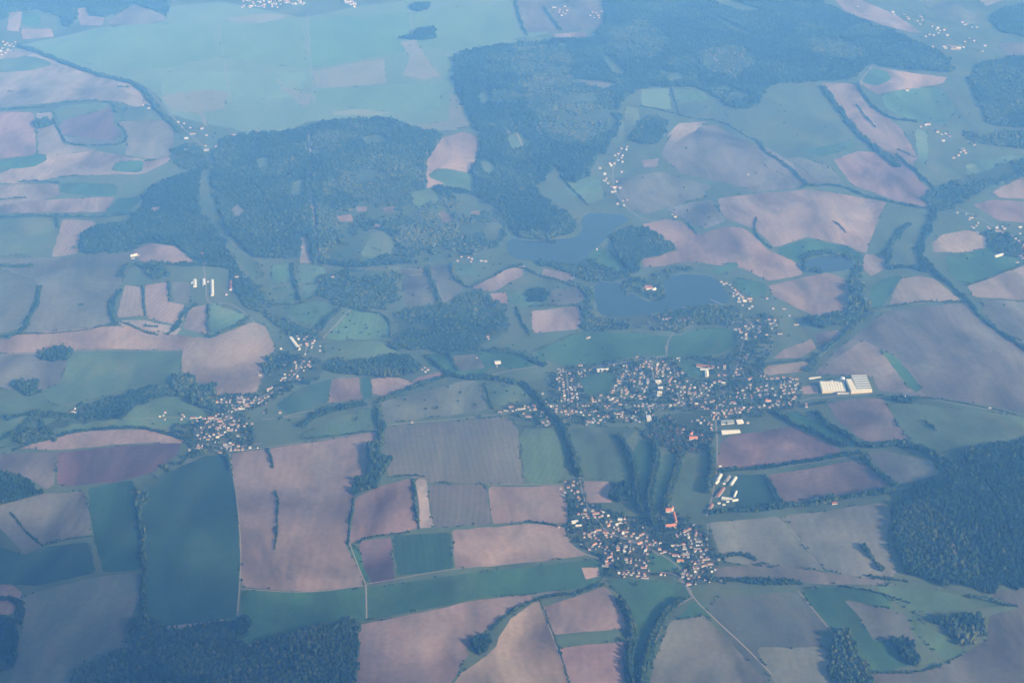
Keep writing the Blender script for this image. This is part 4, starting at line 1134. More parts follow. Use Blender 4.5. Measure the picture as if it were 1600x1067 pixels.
# ------------------------------------------------------------------ buildings
def gable_meshes(L, W, h, rise, over=.5, windows=True, slab=.35, skew=0):
    """wall shell and roof of a gabled house, ridge along x, base at z = 0"""
    bm = bmesh.new(); x, y = L / 2, W / 2
    def poly(pts, mi=0):
        f = bm.faces.new([bm.verts.new(p) for p in pts]); f.material_index = mi
    poly([(-x, -y, -1), (x, -y, -1), (x, -y, h), (-x, -y, h)]); poly([(x, y, -1), (-x, y, -1), (-x, y, h), (x, y, h)])
    for s in (1, -1):
        p = [(s * x, -y, -1), (s * x, y, -1), (s * x, y, h), (s * x, 0, h + rise), (s * x, -y, h)]
        poly(p if s > 0 else p[::-1])
    if windows:
        n = max(2, int(L / 3.2))
        for lev in range(2 if h > 4.8 else 1):
            for i in range(n):
                cx = -x + L * (i + .5) / n; z0 = .9 + 2.7 * lev; hw = .55; z1 = z0 + 1.35
                if lev == 0 and i == n // 2: z0, z1, hw = .05, 2.1, .5
                poly([(cx - hw, -y - .03, z0), (cx + hw, -y - .03, z0), (cx + hw, -y - .03, z1), (cx - hw, -y - .03, z1)], 1)
                poly([(cx + hw, y + .03, z0), (cx - hw, y + .03, z0), (cx - hw, y + .03, z1), (cx + hw, y + .03, z1)], 1)
        for s in (1, -1):
            for cy in (-W * .22, W * .22):
                p = [(s * (x + .03), cy - .5, 1), (s * (x + .03), cy + .5, 1), (s * (x + .03), cy + .5, 2.3), (s * (x + .03), cy - .5, 2.3)]
                poly(p if s > 0 else p[::-1], 1)
    wm = bpy.data.meshes.new('wall'); bm.to_mesh(wm); bm.free()
    bm = bmesh.new(); k = rise / y; X = x + over; Y = y + over; ze = h - over * k + .02; zr = h + rise + .02
    sec = [(-Y, ze), (0, zr), (Y, ze), (Y, ze + slab), (0, zr + slab), (-Y, ze + slab)]
    a = [bm.verts.new((-X, q[0], q[1])) for q in sec]; b = [bm.verts.new((X, q[0], q[1])) for q in sec]
    for i in range(6): bm.faces.new((a[i], a[(i + 1) % 6], b[(i + 1) % 6], b[i]))
    for r_, sgn in ((a, 1), (b, -1)):
        for q in ((0, 1, 4, 5), (1, 2, 3, 4)):
            f = [r_[j] for j in q]; bm.faces.new(f if sgn < 0 else f[::-1])
    bmesh.ops.recalc_face_normals(bm, faces=bm.faces)
    rm = bpy.data.meshes.new('roof'); bm.to_mesh(rm); bm.free()
    return wm, rm

def box_mesh(name, sx, sy, sz, z0=0.0, top=1.0):
    bm = bmesh.new(); v = []
    for z, k in ((z0, 1), (z0 + sz, top)):
        v.append([bm.verts.new((a * sx / 2 * k, b * sy / 2 * k, z)) for a, b in ((-1, -1), (1, -1), (1, 1), (-1, 1))])
    bm.faces.new(v[0][::-1]); bm.faces.new(v[1])
    for i in range(4): bm.faces.new((v[0][i], v[0][(i + 1) % 4], v[1][(i + 1) % 4], v[1][i]))
    me = bpy.data.meshes.new(name); bm.to_mesh(me); bm.free(); return me

def part(name, me, parent, *mats):
    if mats and not me.materials:
        for m in mats: me.materials.append(m)
    o = link(bpy.data.objects.new(name, me)); o.parent = parent; return o

SIZES = {'s': (7.5, 5.5, 3.2, 2.0), '': (10.5, 8.2, 5.6, 3.0), 'l': (17.0, 8.4, 5.4, 3.0), 'L': (29.0, 9.0, 5.4, 3.0), 'b': (13.5, 10.5, 7.2, 3.6), 'bl': (20.0, 10.5, 7.0, 3.6), 'bL': (30.0, 11.0, 7.5, 3.8)}
HOUSE = {}
for s, dims in SIZES.items():
    wm, rm = gable_meshes(*dims)
    for wall in ('wall', 'wall2'):
        w2 = wm.copy(); w2.materials.append(M[wall]); w2.materials.append(M['glass']); HOUSE[s, wall] = w2
    for roof in ('red', 'orange', 'dark', 'grey', 'sheet'):
        r2 = rm.copy(); r2.materials.append(M[roof]); HOUSE[s, roof] = r2
CHIM = box_mesh('chimney', .8, .8, 2.2); CHIM.materials.append(M['red'])

spots = []
for line in SPOTS.strip().split('\n'):
    a, ph = line.split(' ', 1); spots.append((*map(float, a.split(',')), ph))
def spot_of(u, v):
    return min(spots, key=lambda s: (s[0] - u) ** 2 + (2 * (s[1] - v)) ** 2)[2]

near, rest = houses[:300], houses[300:]
# outbuildings tucked between the houses, too small to single out
ob = np.random.default_rng(15); pos = np.array([[h['x'], h['y']] for h in houses])
for k in range(1500):
    h = houses[ob.integers(0, len(houses))]
    if h['v'] < 420: continue
    q = np.array([h['x'], h['y']]) + ob.normal(0, 20, 2); dd = np.sqrt(((pos - q) ** 2).sum(1)).min()
    if dd < 8 or dd > 40: continue
    t_ = tops(q[:1], q[1:])[0]
    if t_ < 0 or parcels[t_]['cls'] not in 'uf': continue
    pos = np.vstack([pos, q])
    rest.append(dict(x=q[0], y=q[1], z=float(height(q[0], q[1])), roof=hs.choices(('dark', 'grey', 'red', 'sheet'), (.4, .3, .1, .2))[0], size='s', ang=h['ang'] + ob.choice((0, 1.57)), wall='wall' if ob.random() < .55 else 'wall2', s=ob.uniform(.7, 1.0)))
ROOFW = {'red': 'red-roofed', 'orange': 'orange-roofed', 'dark': 'brown-roofed', 'grey': 'grey-roofed', 'sheet': 'pale-roofed'}
SIZEW = {'': 'small', 'l': 'longish', 'L': 'long', 'b': 'big', 'bl': 'big long', 'bL': 'huge long'}
groups = {}
for h in near:
    h['spot'] = spot_of(h['u'], h['v'])
    h['desc'] = '%s %s %s house' % (SIZEW[h['size']], ROOFW[h['roof']], 'white' if h['wall'] == 'wall' else 'cream')
    groups.setdefault((h['spot'], h['desc']), []).append(h)
for (sp, de), g in groups.items():
    g.sort(key=lambda h: h['u'])
    for i, h in enumerate(g):
        if len(g) == 1: h['label'] = '%s by %s' % (de, sp)
        else:
            pos = 'leftmost' if i == 0 else 'rightmost' if i == len(g) - 1 else ordinal(i + 1) + ' from left'
            h['label'] = '%s, %s by %s' % (de, pos, sp)
            if len(h['label'].split()) > 16: h['label'] = '%s, %s by %s' % (de.replace('big long', 'large').replace('huge long', 'huge'), pos, sp)
for h in near:
    e = empty('house', (h['x'], h['y'], h['z']), h['ang']); e.scale = (h['s'],) * 3
    tag(e, h['label'], 'house', 'houses of the towns and villages')
    part('wall', HOUSE[h['size'], h['wall']], e)
    rf = part('roof', HOUSE[h['size'], h['roof']], e)
    L, W, hh, ri = SIZES[h['size']]
    c = part('chimney', CHIM, rf); c.location = (L * hs.choice((-.22, .22)), .6, hh + ri - .6)

def merged(name, items):
    """far houses beyond the three hundred nearest"""
    mats = [M[k] for k in ('wall', 'wall2', 'glass', 'red', 'orange', 'dark', 'grey', 'sheet')]; keys = {m.name: i for i, m in enumerate(mats)}
    bm = bmesh.new()
    for h in items:
        T = Matrix.Translation((h['x'], h['y'], h['z'])) @ Matrix.Rotation(h['ang'], 4, 'Z') @ Matrix.Scale(h['s'], 4)
        for me in (HOUSE[h['size'], h['wall']], HOUSE[h['size'], h['roof']]):
            vs = [bm.verts.new(T @ v.co) for v in me.vertices]
            for p in me.polygons:
                f = bm.faces.new([vs[i] for i in p.vertices]); f.material_index = keys[me.materials[p.material_index].name]
    me = bpy.data.meshes.new(name); bm.to_mesh(me); bm.free()
    for m in mats: me.materials.append(m)
    return link(bpy.data.objects.new(name, me))
tag(merged('houses', rest), 'scattered white houses of the far hamlets and the far town', 'houses', kind='stuff')

def G(u, v, z0=0):
    """ground point under an image point"""
    return np.array(at(u, v))

def shed(name, label, cat, p, q, W, h=5.5, rise=2.2, roof='sheet', wall='wall', group=None, door=True):
    a, b = G(*p), G(*q); c = (a + b) / 2; d = b - a; L = float(np.linalg.norm(d[:2]))
    e = empty(name, (c[0], c[1], min(a[2], b[2])), math.atan2(d[1], d[0])); tag(e, label, cat, group)
    wm, rm = gable_meshes(L, W, h, rise, windows=False)
    part('wall', wm, e, M[wall]); part('roof', rm, e, M[roof])
    dm = box_mesh('door', .12, 3.4, 3.8); o = part('door', dm, e, M['dark']); o.location = (L / 2 + .06, 0, 0)
    return e

Z = lambda ox, oy, sc, zx, zy: (ox + zx / sc, oy + zy / sc)
z1 = lambda x, y: Z(860, 550, 10.667, x, y)
z2 = lambda x, y: Z(1000, 550, 10.667, x, y)
z5 = lambda x, y: Z(920, 600, 10.667, x, y)
z6 = lambda x, y: Z(1050, 610, 10.667, x, y)
z8 = lambda x, y: Z(1070, 720, 10.667, x, y)
z10 = lambda x, y: Z(1000, 790, 10.667, x, y)
z13 = lambda x, y: Z(380, 510, 10.667, x, y)
z15 = lambda x, y: Z(1250, 560, 10.667, x, y)
zb = lambda x, y: Z(0, 267, 4, x, y)

BARN = 'barns and farm sheds'
shed('shed', 'long white roofed shed beside the dark trees at the top left of town', 'shed', z1(775, 318), z1(965, 300), 16, 6, 2, 'sheet', group=BARN)
shed('barn', 'long red roofed barn above the tan shed, north side of town', 'barn', z2(945, 235), z2(1235, 265), 17, 5, 4.5, 'red', 'wall2', BARN)
shed('shed', 'narrow white shed just below the long red barn', 'shed', z2(1005, 298), z2(1160, 300), 8, 4.5, 1.6, 'sheet', group=BARN)
shed('shed', 'tan roofed shed standing end-on under the long red barn', 'shed', z2(1115, 425), z2(1110, 330), 12, 6, 2, 'cream', group=BARN)
shed('shed', 'very long slanting white shed in the valley, left of centre', 'shed', z13(935, 392), z13(790, 195), 10, 5, 2, 'cream', group=BARN)
for lab, a, b, w, rf in (('leftmost wide white barn in the meadow below the wood', zb(1219, 728), zb(1217, 682), 13, 'sheet'),
                         ('grey white barn, second from left in the meadow below the wood', zb(1275, 722), zb(1273, 680), 11, 'sheet'),
                         ('longest barn, third from left in the meadow below the wood', zb(1328, 782), zb(1326, 682), 11, 'sheet'),
                         ('red roofed barn right of the white barns in the meadow', zb(1442, 748), zb(1443, 692), 10, 'red')):
    shed('barn', lab, 'barn', a, b, w, 5, 2.4, rf, group=BARN)
for lab, a, b, w, rf in (('upper left pale barn of the farmyard right of the park meadow', z8(545, 330), z8(600, 240), 10, 'sheet'),
                         ('small pale barn under the farmyard\'s upper left barn', z8(505, 395), z8(555, 345), 9, 'sheet'),
                         ('grey middle barn of the farmyard\'s upper row', z8(680, 345), z8(740, 262), 11, 'grey'),
                         ('slender pale barn at the right of the farmyard\'s upper row', z8(765, 415), z8(850, 285), 9, 'sheet'),
                         ('red roofed barn in the middle of the farmyard by the park meadow', z8(530, 612), z8(645, 455), 11, 'red'),
                         ('broad white shed right of the farmyard\'s red barn', z8(615, 630), z8(790, 645), 12, 'sheet'),
                         ('slim pale shed at the farmyard\'s right side', z8(820, 610), z8(860, 520), 6, 'sheet'),
                         ('low white corner shed at the farmyard\'s lower right', z8(790, 675), z8(885, 655), 6, 'sheet'),
                         ('rusty red small barn at the farmyard\'s lower left corner', z8(415, 800), z8(455, 735), 9, 'red')):
    shed('barn', lab, 'barn', a, b, w, 4.6, 2.2, rf, group=BARN)
for lab, a in (('first small white hut at the farmyard\'s foot', (570, 712)), ('second small white hut at the farmyard\'s foot', (650, 735)), ('third small white hut at the farmyard\'s foot', (715, 685)), ('lone white hut on the brown field corner above the farmyard', (588, 95)), ('horseshoe yard hut between the farmyard\'s upper barns', (655, 385))):
    shed('hut', lab, 'hut', z8(a[0] - 22, a[1] + 3), z8(a[0] + 22, a[1] - 3), 5, 3, 1.4, 'sheet', group='small huts round the farmyard')
shed('shed', 'long yellowish white shed on the brown field\'s top edge', 'shed', z6(825, 715), z6(1130, 685), 20, 6, 2, 'cream')
shed('shed', 'slim white shed lying on bare soil left of the factory', 'shed', z15(150, 345), z15(345, 312), 7, 4, 1.2, 'sheet', group=BARN)
shed('shed', 'bright white shed on the green field near the right edge', 'shed', (1554, 402), (1567, 398), 12, 5, 2, 'sheet', group=BARN)
shed('shed', 'bright white shed alone in the broad centre left forest', 'shed', (674, 382), (681, 386), 16, 6, 2, 'sheet', group=BARN)
shed('shed', 'big white shed by the yard above the pale wedge field', 'shed', (773, 568), (782, 567), 16, 6, 2, 'sheet', group=BARN)
shed('house', 'white roadside house with red roof under the lower brown field', 'house', (1300, 787), (1308, 786), 10, 5, 3, 'red')
shed('hut', 'white hut on the right country road beside the pale copse', 'hut', (1410, 620), (1416, 620), 6, 3, 1.2, 'sheet')
shed('hut', 'tiny white hut far along the right country road', 'hut', (1545, 638), (1549, 638.5), 6, 3, 1.2, 'sheet')
shed('farmhouse', 'red roofed farmhouse on the lake peninsula, lower long wing', 'farmhouse', (1002, 453), (1019, 451), 11, 6, 3.4, 'red')
shed('farmhouse', 'red roofed upper wing of the lake peninsula farm', 'farmhouse', (1008, 448), (1018, 449), 9, 5, 3, 'red')
shed('farmhouse', 'white gabled barn at the right of the lake peninsula farm', 'farmhouse', (1019, 455), (1024, 452), 9, 5, 3, 'sheet')
shed('farmhouse', 'bright white farmhouse with barns at the pink field\'s edge, left', 'farmhouse', (204, 401), (214, 399), 11, 5.5, 2.6, 'sheet')
shed('shed', 'white sheet roofed sheds at the near village\'s left end, upper', 'shed', (893, 817), (903, 815), 11, 5, 2, 'sheet', group=BARN)

def hall(e, quad, h, n, rise, roof, wall, along=0, zb_=None):
    """a hall on a four cornered plan with n parallel ridges; quad A,B front, C,D back"""
    o = np.array(e.location); q = [np.array(p[:2]) - o[:2] for p in quad]; z0 = 0.0
    A, B, C, D = q
    if along: A, B, C, D = B, C, D, A
    bm = bmesh.new(); V = lambda p, z: bm.verts.new((p[0], p[1], z))
    ring = [A, B, C, D]
    for i in range(4):
        p, r_ = ring[i], ring[(i + 1) % 4]
        bm.faces.new((V(p, z0 - 2), V(r_, z0 - 2), V(r_, z0 + h), V(p, z0 + h)))
    bmesh.ops.remove_doubles(bm, verts=bm.verts, dist=.01); bmesh.ops.recalc_face_normals(bm, faces=bm.faces)
    wm = bpy.data.meshes.new('wall'); bm.to_mesh(wm); bm.free(); part('wall', wm, e, M[wall])
    bm = bmesh.new()
    k = 2 * n
    f = [bm.verts.new((*(A + (B - A) * i / k), z0 + h + .05 + (rise if i % 2 else 0))) for i in range(k + 1)]
    g_ = [bm.verts.new((*(D + (C - D) * i / k), z0 + h + .05 + (rise if i % 2 else 0))) for i in range(k + 1)]
    for i in range(k): bm.faces.new((f[i], f[i + 1], g_[i + 1], g_[i]))
    for i in range(n):
        bm.faces.new((f[2 * i], f[2 * i + 2], f[2 * i + 1])); bm.faces.new((g_[2 * i], g_[2 * i + 1], g_[2 * i + 2]))
    bmesh.ops.recalc_face_normals(bm, faces=bm.faces)
    rm = bpy.data.meshes.new('roof'); bm.to_mesh(rm); bm.free()
    return part('roof', rm, e, M[roof])

def root(name, label, cat, u, v, group=None):
    p = G(u, v); return tag(empty(name, tuple(p)), label, cat, group)
def gq(fn, *pts): return [G(*fn(*p)) for p in pts]

# factory at the right: two cream halls, a glazed block of six bays, a steel tank and a loading dock
e = root('factory_hall', 'large cream roofed factory hall with ribbed roof, left part of the works', 'factory', *z15(365, 560))
hall(e, gq(z15, (368, 585), (770, 560), (728, 430), (320, 440)), 11, 9, 1.0, 'cream', 'wall2')
for i in range(4):
    o = part('roof_vent', box_mesh('roof_vent', 3, 3, 1.6), e, M['grey']); o.location = (32 + i * 26, 30 + i * 2, 11.2)
e = root('factory_hall', 'L shaped cream factory hall wrapped around the glazed bays', 'factory', *z15(850, 590))
hall(e, gq(z15, (850, 592), (950, 584), (845, 412), (758, 418)), 11, 3, .8, 'cream', 'wall2')
hall(e, gq(z15, (953, 584), (1200, 568), (1196, 536), (932, 552)), 9, 1, .8, 'cream', 'wall2')
e = root('glasshouse', 'glazed block of six long parallel bays at the factory', 'glasshouse', *z15(950, 550))
rf = hall(e, gq(z15, (940, 550), (1190, 533), (1092, 330), (842, 342)), 7, 6, 4.2, 'glazing', 'wall2', along=1)
gA, gB, gC, gD = [np.array(p_) - np.array(e.location) for p_ in gq(z15, (940, 550), (1190, 533), (1092, 330), (842, 342))]
for i in range(6):
    t0 = (i + .5) / 6; a_ = gA + (gD - gA) * t0; b_ = gB + (gC - gB) * t0; d_ = b_ - a_; c_ = (a_ + b_) / 2
    o = part('ridge_vent', box_mesh('ridge_vent', float(np.linalg.norm(d_[:2])), 3.6, .9), rf, M['sheet']); o.location = (c_[0], c_[1], 7 + 4.2 - .6); o.rotation_euler = (0, 0, math.atan2(d_[1], d_[0]))
e = root('tank', 'pale blue domed steel tank behind the factory halls', 'tank', *z15(705, 390))
bm = bmesh.new(); rings = []
for r_, z_ in ((8, -1), (8, 14), (7.2, 16.4), (4.6, 18.4), (.4, 19.4)):
    rings.append([bm.verts.new((r_ * math.cos(t), r_ * math.sin(t), z_)) for t in [i * math.pi / 10 for i in range(20)]])
for a_, b_ in zip(rings, rings[1:]):
    for i in range(20): bm.faces.new((a_[i], a_[(i + 1) % 20], b_[(i + 1) % 20], b_[i]))
bm.faces.new(rings[-1]); me = bpy.data.meshes.new('shell'); bm.to_mesh(me); bm.free(); part('shell', me, e, M['tank'])
lad = part('ladder', box_mesh('ladder', .8, .3, 14), e, M['grey']); lad.location = (0, -8.2, 0)
e = root('loading_dock', 'low grey roofed loading dock along the factory front', 'dock', *z15(700, 585))
hall(e, gq(z15, (625, 598), (832, 585), (828, 565), (620, 578)), 5, 1, .6, 'grey', 'wall')
for i, (a_, b_) in enumerate(((640, 602), (712, 598), (775, 594))):
    q = G(*z15(a_, b_)); tr = tag(empty('lorry', tuple(q), .1), ('%s white lorry parked below the factory loading dock' % ('leftmost', 'middle', 'rightmost')[i]), 'lorry', 'lorries at the loading dock')
    o = part('cargo_box', box_mesh('cargo_box', 9, 2.6, 2.8, 1.0), tr, M['sheet']); o.location = (1.5, 0, 0)
    o = part('cab', box_mesh('cab', 2.2, 2.4, 2.6, .5, .9), tr, M['wall']); o.location = (-4.6, 0, 0)
    for wx in (-4.4, 3.2, 4.6):
        for wy in (-1.1, 1.1):
            bm = bmesh.new(); bmesh.ops.create_cone(bm, cap_ends=True, segments=12, radius1=.5, radius2=.5, depth=.3, matrix=Matrix.Rotation(math.pi / 2, 4, 'X')); me = bpy.data.meshes.new('wheel'); bm.to_mesh(me); bm.free()
            o = part('wheel', me, tr, M['glass']); o.location = (wx, wy, .5)
for i, (a_, b_) in enumerate(((480, 395), (530, 392), (600, 390), (650, 388))):
    shed('hut', '%s small annex behind the factory hall, counted from left' % ORD[i + 1], 'annex', z15(a_ - 20, b_ + 4), z15(a_ + 18, b_ - 2), 8, 5, 1.2, ('grey', 'sheet')[i % 2], group='annexes behind the factory hall')

# glasshouses by the park
e = root('glasshouse', 'pale blue long glasshouse between park and brown field', 'glasshouse', *z6(820, 575))
hall(e, gq(z6, (822, 575), (1040, 552), (1030, 500), (815, 520)), 4, 3, 2.2, 'glazing', 'wall2', along=1)
e = root('glasshouse', 'whitish square glasshouse right of the long blue one', 'glasshouse', *z6(1090, 560))
hall(e, gq(z6, (1090, 565), (1200, 552), (1170, 500), (1062, 512)), 4, 3, 2.0, 'sheet', 'wall2', along=1)

# flat roofed blocks
def flat_block(label, c, L, W, h, roof, group=None, ang=0.03, name='apartment_block', cat='apartment block'):
    p = G(*c); e = tag(empty(name, tuple(p), ang), label, cat, group)
    part('wall', box_mesh('wall', L, W, h + 1, -1), e, M['wall'])
    r_ = part('roof', box_mesh('roof', L + .6, W + .6, .5, h + .003), e, M[roof])
    o = part('stair_hut', box_mesh('stair_hut', 3, 3, 2.2, h + .506), r_, M['wall2'])
    n = max(3, int(L / 3.4))
    for lev in range(max(1, int(h / 3))):
        bm = bmesh.new()
        for i in range(n):
            cx = -L / 2 + L * (i + .5) / n; z0 = 1 + lev * 3
            for sy in (-1, 1):
                y = sy * (W / 2 + .03); pts = [(cx - .7, y, z0), (cx + .7, y, z0), (cx + .7, y, z0 + 1.4), (cx - .7, y, z0 + 1.4)]
                bm.faces.new([bm.verts.new(q) for q in (pts if sy < 0 else pts[::-1])])
        me = bpy.data.meshes.new('window'); bm.to_mesh(me); bm.free(); part('window', me, e, M['glass'])
    return e
FB = 'flat roofed blocks in the town'
flat_block('topmost of three tan flat roofed blocks in a column', z2(340, 628), 16, 12, 9, 'cream', FB)
flat_block('middle of three tan flat roofed blocks in a column', z2(326, 703), 16, 12, 9, 'cream', FB)
flat_block('lowest of three tan flat roofed blocks in a column', z2(320, 752), 16, 10, 8, 'cream', FB)
flat_block('widest flat roofed block, pinkish tan, above the column of three', z2(305, 520), 20, 15, 9, 'cream', FB)
flat_block('narrow flat roofed block with grey middle, left of the tan ones', z2(130, 510), 11, 22, 8, 'grey', FB)
flat_block('tall pale ribbed hall standing near the park\'s upper left', z5(998, 590), 15, 26, 9, 'sheet', None, .05, 'sports_hall', 'hall')

# manor with a courtyard at the near village
e = root('manor_house', 'orange roofed manor wings round a courtyard, above the near village', 'manor', *z10(520, 250))
def wing(e, p, q, W, h, rise, roof='orange', chim=True):
    a, b = G(*p), G(*q); c = (a + b) / 2 - np.array(e.location); d = b - a; L = float(np.linalg.norm(d[:2]))
    wm, rm = gable_meshes(L, W, h, rise)
    for nm, me, mats in (('wall', wm, (M['wall'], M['glass'])), ('roof', rm, (M[roof],))):
        o = part(nm, me, e, *mats); o.location = (c[0], c[1], 0); o.rotation_euler = (0, 0, math.atan2(d[1], d[0]))
        if nm == 'roof' and chim:
            for fx in (-.3, .25):
                k = part('chimney', CHIM, o); k.location = (L * fx, .5, h + rise - .5)
wing(e, z10(425, 122), z10(525, 115), 15, 9, 5)
wing(e, z10(425, 372), z10(600, 345), 14, 8, 5)
wing(e, z10(600, 300), z10(556, 140), 8, 7, 3.5, 'orange')
o = part('tower', box_mesh('tower', 6, 6, 17, -1), e, M['wall']); tl = G(*z10(542, 112)) - np.array(e.location); o.location = (tl[0], tl[1], 0)
bm = bmesh.new(); bmesh.ops.create_cone(bm, cap_ends=True, segments=4, radius1=4.8, radius2=.05, depth=6); bmesh.ops.rotate(bm, verts=bm.verts, cent=(0, 0, 0), matrix=Matrix.Rotation(math.pi / 4, 3, 'Z'))
me = bpy.data.meshes.new('tower_roof'); bm.to_mesh(me); bm.free(); k = part('tower_roof', me, o, M['orange']); k.location = (0, 0, 19.02)
e = root('manor_house', 'orange roofed hall hidden in the autumn park wood', 'manor', *z6(360, 800))
wing(e, z6(285, 830), z6(425, 822), 13, 9, 5); wing(e, z6(300, 775), z6(340, 740), 9, 8, 4); wing(e, z6(435, 765), z6(515, 755), 9, 6, 3.4, 'red', False)

# ------------------------------------------------------------------ garden trees
hx = np.array([[h['x'], h['y']] for h in houses]); gt = np.random.default_rng(9); cand = []
for i, p in enumerate(parcels):
    if p['cls'] != 'u': continue
    lo, hi = p['lo'], p['hi']; area = (hi - lo).prod(); n = int(area / 150)
    x = gt.uniform(lo[0], hi[0], n); y = gt.uniform(lo[1], hi[1], n); k = tops(x, y) == i; cand.append(np.stack([x[k], y[k]], 1))
n = 800; k = gt.integers(0, len(hx), n); cand.append(hx[k] + gt.normal(0, 22, (n, 2)))
cand = np.concatenate(cand)
dm = np.sqrt(((cand[:, None] - hx[None]) ** 2).sum(-1)); cand = cand[dm.min(1) > 9]
# houses look towards the viewer: keep trees from standing right in front of them
front = ((np.abs(cand[:, None, 0] - hx[None, :, 0]) < 8) & ((hx[None, :, 1] - cand[:, None, 1]) > 0) & ((hx[None, :, 1] - cand[:, None, 1]) < 22)).any(1)
cand = cand[~front]
tp = tops(cand[:, 0], cand[:, 1]); cand = cand[[(t < 0) or parcels[t]['cls'] in 'umkfgFtnqvhx' for t in tp]]
cand = cand[np.argsort(np.hypot(cand[:, 0], cand[:, 1]))]
m = max(0, 300 - n_trees); print('garden trees', len(cand), m, 'houses', len(houses))
lab = {}
for x, y in cand[:m]:
    u, v, _ = frame_uv(x, y, float(height(x, y))); lab.setdefault(spot_of(u, v), []).append((u, x, y))
for sp, ts in lab.items():
    ts.sort()
    for i, (u, x, y) in enumerate(ts):
        pos = 'only' if len(ts) == 1 else 'leftmost' if i == 0 else 'rightmost' if i == len(ts) - 1 else ordinal(i + 1) + ' from left'
        make_tree('round', x, y, 'round garden tree, %s by %s' % (pos, sp), 'garden trees in the near village', .72)
# lone trees and bushes out in the fields and along the field edges
ex, ey = [], []
for i, p in enumerate(parcels[:N_AREA]):
    if p['cls'] in 'wuFf': continue
    e_ = np.array(resample(list(p['poly']), 5.0)); u, v, f = frame_uv(e_[:, 0], e_[:, 1], 0)
    on = np.sin(np.arange(len(e_)) / 11.0 + i) + np.sin(np.arange(len(e_)) / 4.3 + 2 * i) + gt.normal(0, .7, len(e_)) > (1.25 if p['cls'] in 'mgkh' else 1.75)
    on &= (u > -20) & (u < 1620) & (v > -10) & (v < 1090)
    ex.append(e_[on, 0] + gt.normal(0, 2, on.sum())); ey.append(e_[on, 1] + gt.normal(0, 2, on.sum()))
ex, ey = np.concatenate(ex), np.concatenate(ey); tp = tops(ex, ey); k = np.array([(t < 0) or parcels[t]['cls'] in 'bptkmgednqvhx' for t in tp]); ex, ey = ex[k], ey[k]
n = len(ex); print('edge scrub', n)
greenery('scrub', ex, ey, gt.uniform(1.3, 3.4, n), gt.uniform(1.5, 6.5, n), M['leaf'], gt, 'low scrub and bushes scattered along the field edges', 'scrub', 'stuff', False, low=0.0)
uu, vv = gt.uniform(380, 960, 260), gt.uniform(395, 660, 260); uu = np.append(uu, gt.uniform(1000, 1590, 150)); vv = np.append(vv, gt.uniform(140, 480, 150))
lt = np.array([at_xy(a, b) for a, b in zip(uu, vv)]); tp = tops(lt[:, 0], lt[:, 1]); lt = lt[[(t < 0) or parcels[t]['cls'] in 'mgkh' for t in tp]]
q = np.concatenate([cand[m:], lt]); n = len(q)
greenery('trees', q[:, 0], q[:, 1], gt.uniform(2.6, 4.8, n), gt.uniform(6, 12, n), M['leaf'], gt, 'dark trees scattered through the gardens, hamlets and valley meadows', 'trees', 'stuff', False)

# ------------------------------------------------------------------ thin clouds out of view; the broad bank is added to darken the lower left
SUN_EL, SUN_AZ = R(25), R(124)
sd = Vector((math.sin(SUN_AZ) * math.cos(SUN_EL), math.cos(SUN_AZ) * math.cos(SUN_EL), math.sin(SUN_EL)))
def cloud(u, v, zc, ax, ay, az, dens, rot, label):
    gx, gy = u, v; t = zc / sd.z
    co, fa = ico(4, 1, 0.0)
    d = co.copy()
    wob = 1 + .16 * np.sin(d[:, 0] * 3.1 + u) * np.sin(d[:, 1] * 2.7 + v) + .10 * np.sin(d[:, 0] * 6.3 + d[:, 1] * 5.1)
    co = co * wob[:, None] * np.array([ax, ay, az]); m = bpy.data.materials.get('cloud_vapour_%g' % dens)
    if not m:
        m = bpy.data.materials.new('cloud_vapour_%g' % dens); m.use_nodes = True; m.node_tree.nodes.clear(); o_ = m.node_tree.nodes.new('ShaderNodeOutputMaterial'); vv = m.node_tree.nodes.new('ShaderNodeVolumePrincipled')
        vv.inputs['Color'].default_value = (.95, .95, .95, 1); vv.inputs['Density'].default_value = dens; m.node_tree.links.new(vv.outputs[0], o_.inputs['Volume'])
    o = link(bpy.data.objects.new('cloud', mesh_np('cloud', co, fa, [m]))); o.location = (gx + sd.x * t, gy + sd.y * t, zc); o.rotation_euler = (0, 0, rot)
    return tag(o, label, 'cloud', 'thin clouds overhead', 'stuff')
cloud(-2700, 3330, 3600, 2450, 680, 270, 1.9e-3, -.05, 'broad thin cloud bank outside the picture, added to darken the lower left land')
cloud(*at(455, 778)[:2], 3350, 300, 70, 80, 3.0e-3, .10, 'narrow cloud streak overhead, outside the picture, shading the big brown field')

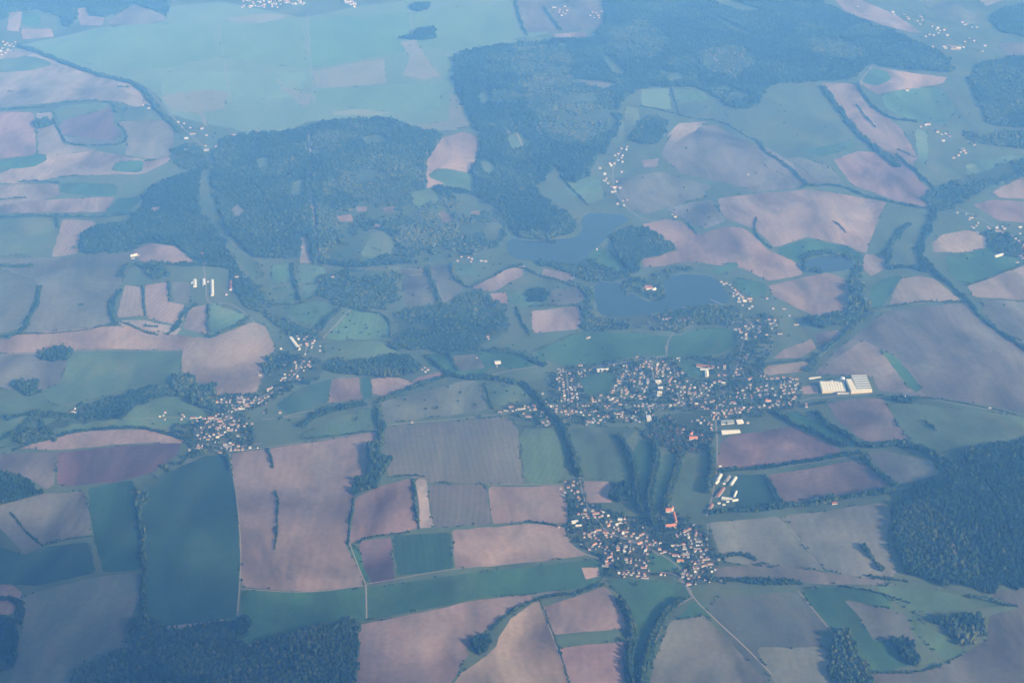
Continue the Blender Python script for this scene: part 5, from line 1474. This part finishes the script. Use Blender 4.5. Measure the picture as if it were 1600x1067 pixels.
# ------------------------------------------------------------------ air, light, camera
hz = box_mesh('haze', 90000, 90000, 2680 + 12, -12)
hm = bpy.data.materials.new('haze_air'); hm.use_nodes = True; nt = hm.node_tree; nt.nodes.clear()
out = nt.nodes.new('ShaderNodeOutputMaterial'); vol = nt.nodes.new('ShaderNodeVolumePrincipled')
vol.inputs['Color'].default_value = (.15, .43, 1.0, 1); vol.inputs['Density'].default_value = 0.97e-4
vol.inputs['Anisotropy'].default_value = -.12; vol.inputs['Absorption Color'].default_value = (1, 1, 1, 1)
nt.links.new(vol.outputs[0], out.inputs['Volume'])
hz.materials.append(hm); o = link(bpy.data.objects.new('haze', hz)); tag(o, 'thin blue haze filling the air over the whole land', 'haze', kind='stuff')

w = bpy.data.worlds.new('World'); scene.world = w; w.use_nodes = True; nt = w.node_tree
sky = nt.nodes.new('ShaderNodeTexSky'); sky.sky_type = 'NISHITA'; sky.sun_disc = False
sky.sun_elevation = SUN_EL; sky.sun_rotation = SUN_AZ
nt.links.new(sky.outputs[0], nt.nodes['Background'].inputs['Color']); nt.nodes['Background'].inputs['Strength'].default_value = .10
sl = bpy.data.lights.new('sun', 'SUN'); sl.energy = 5.0; sl.angle = R(.53); sl.color = (1, .975, .95)
so = link(bpy.data.objects.new('sun', sl))
sd = Vector((math.sin(SUN_AZ) * math.cos(SUN_EL), math.cos(SUN_AZ) * math.cos(SUN_EL), math.sin(SUN_EL)))
so.rotation_euler = sd.to_track_quat('Z', 'Y').to_euler()
cam = bpy.data.cameras.new('camera'); cam.sensor_fit = 'HORIZONTAL'; cam.angle = HFOV; cam.clip_start = 10; cam.clip_end = 150000
co = link(bpy.data.objects.new('camera', cam)); co.location = (0, 0, CAM_H); co.rotation_euler = (math.pi / 2 - PITCH, 0, 0)
scene.camera = co
scene.view_settings.view_transform = 'Standard'; scene.view_settings.look = 'None'; scene.view_settings.gamma = 1; scene.view_settings.use_curve_mapping = False
scene.view_settings.exposure = .60
scene.cycles.use_denoising = True
scene.cycles.max_bounces = 5; scene.cycles.diffuse_bounces = 2; scene.cycles.glossy_bounces = 2; scene.cycles.volume_bounces = 2
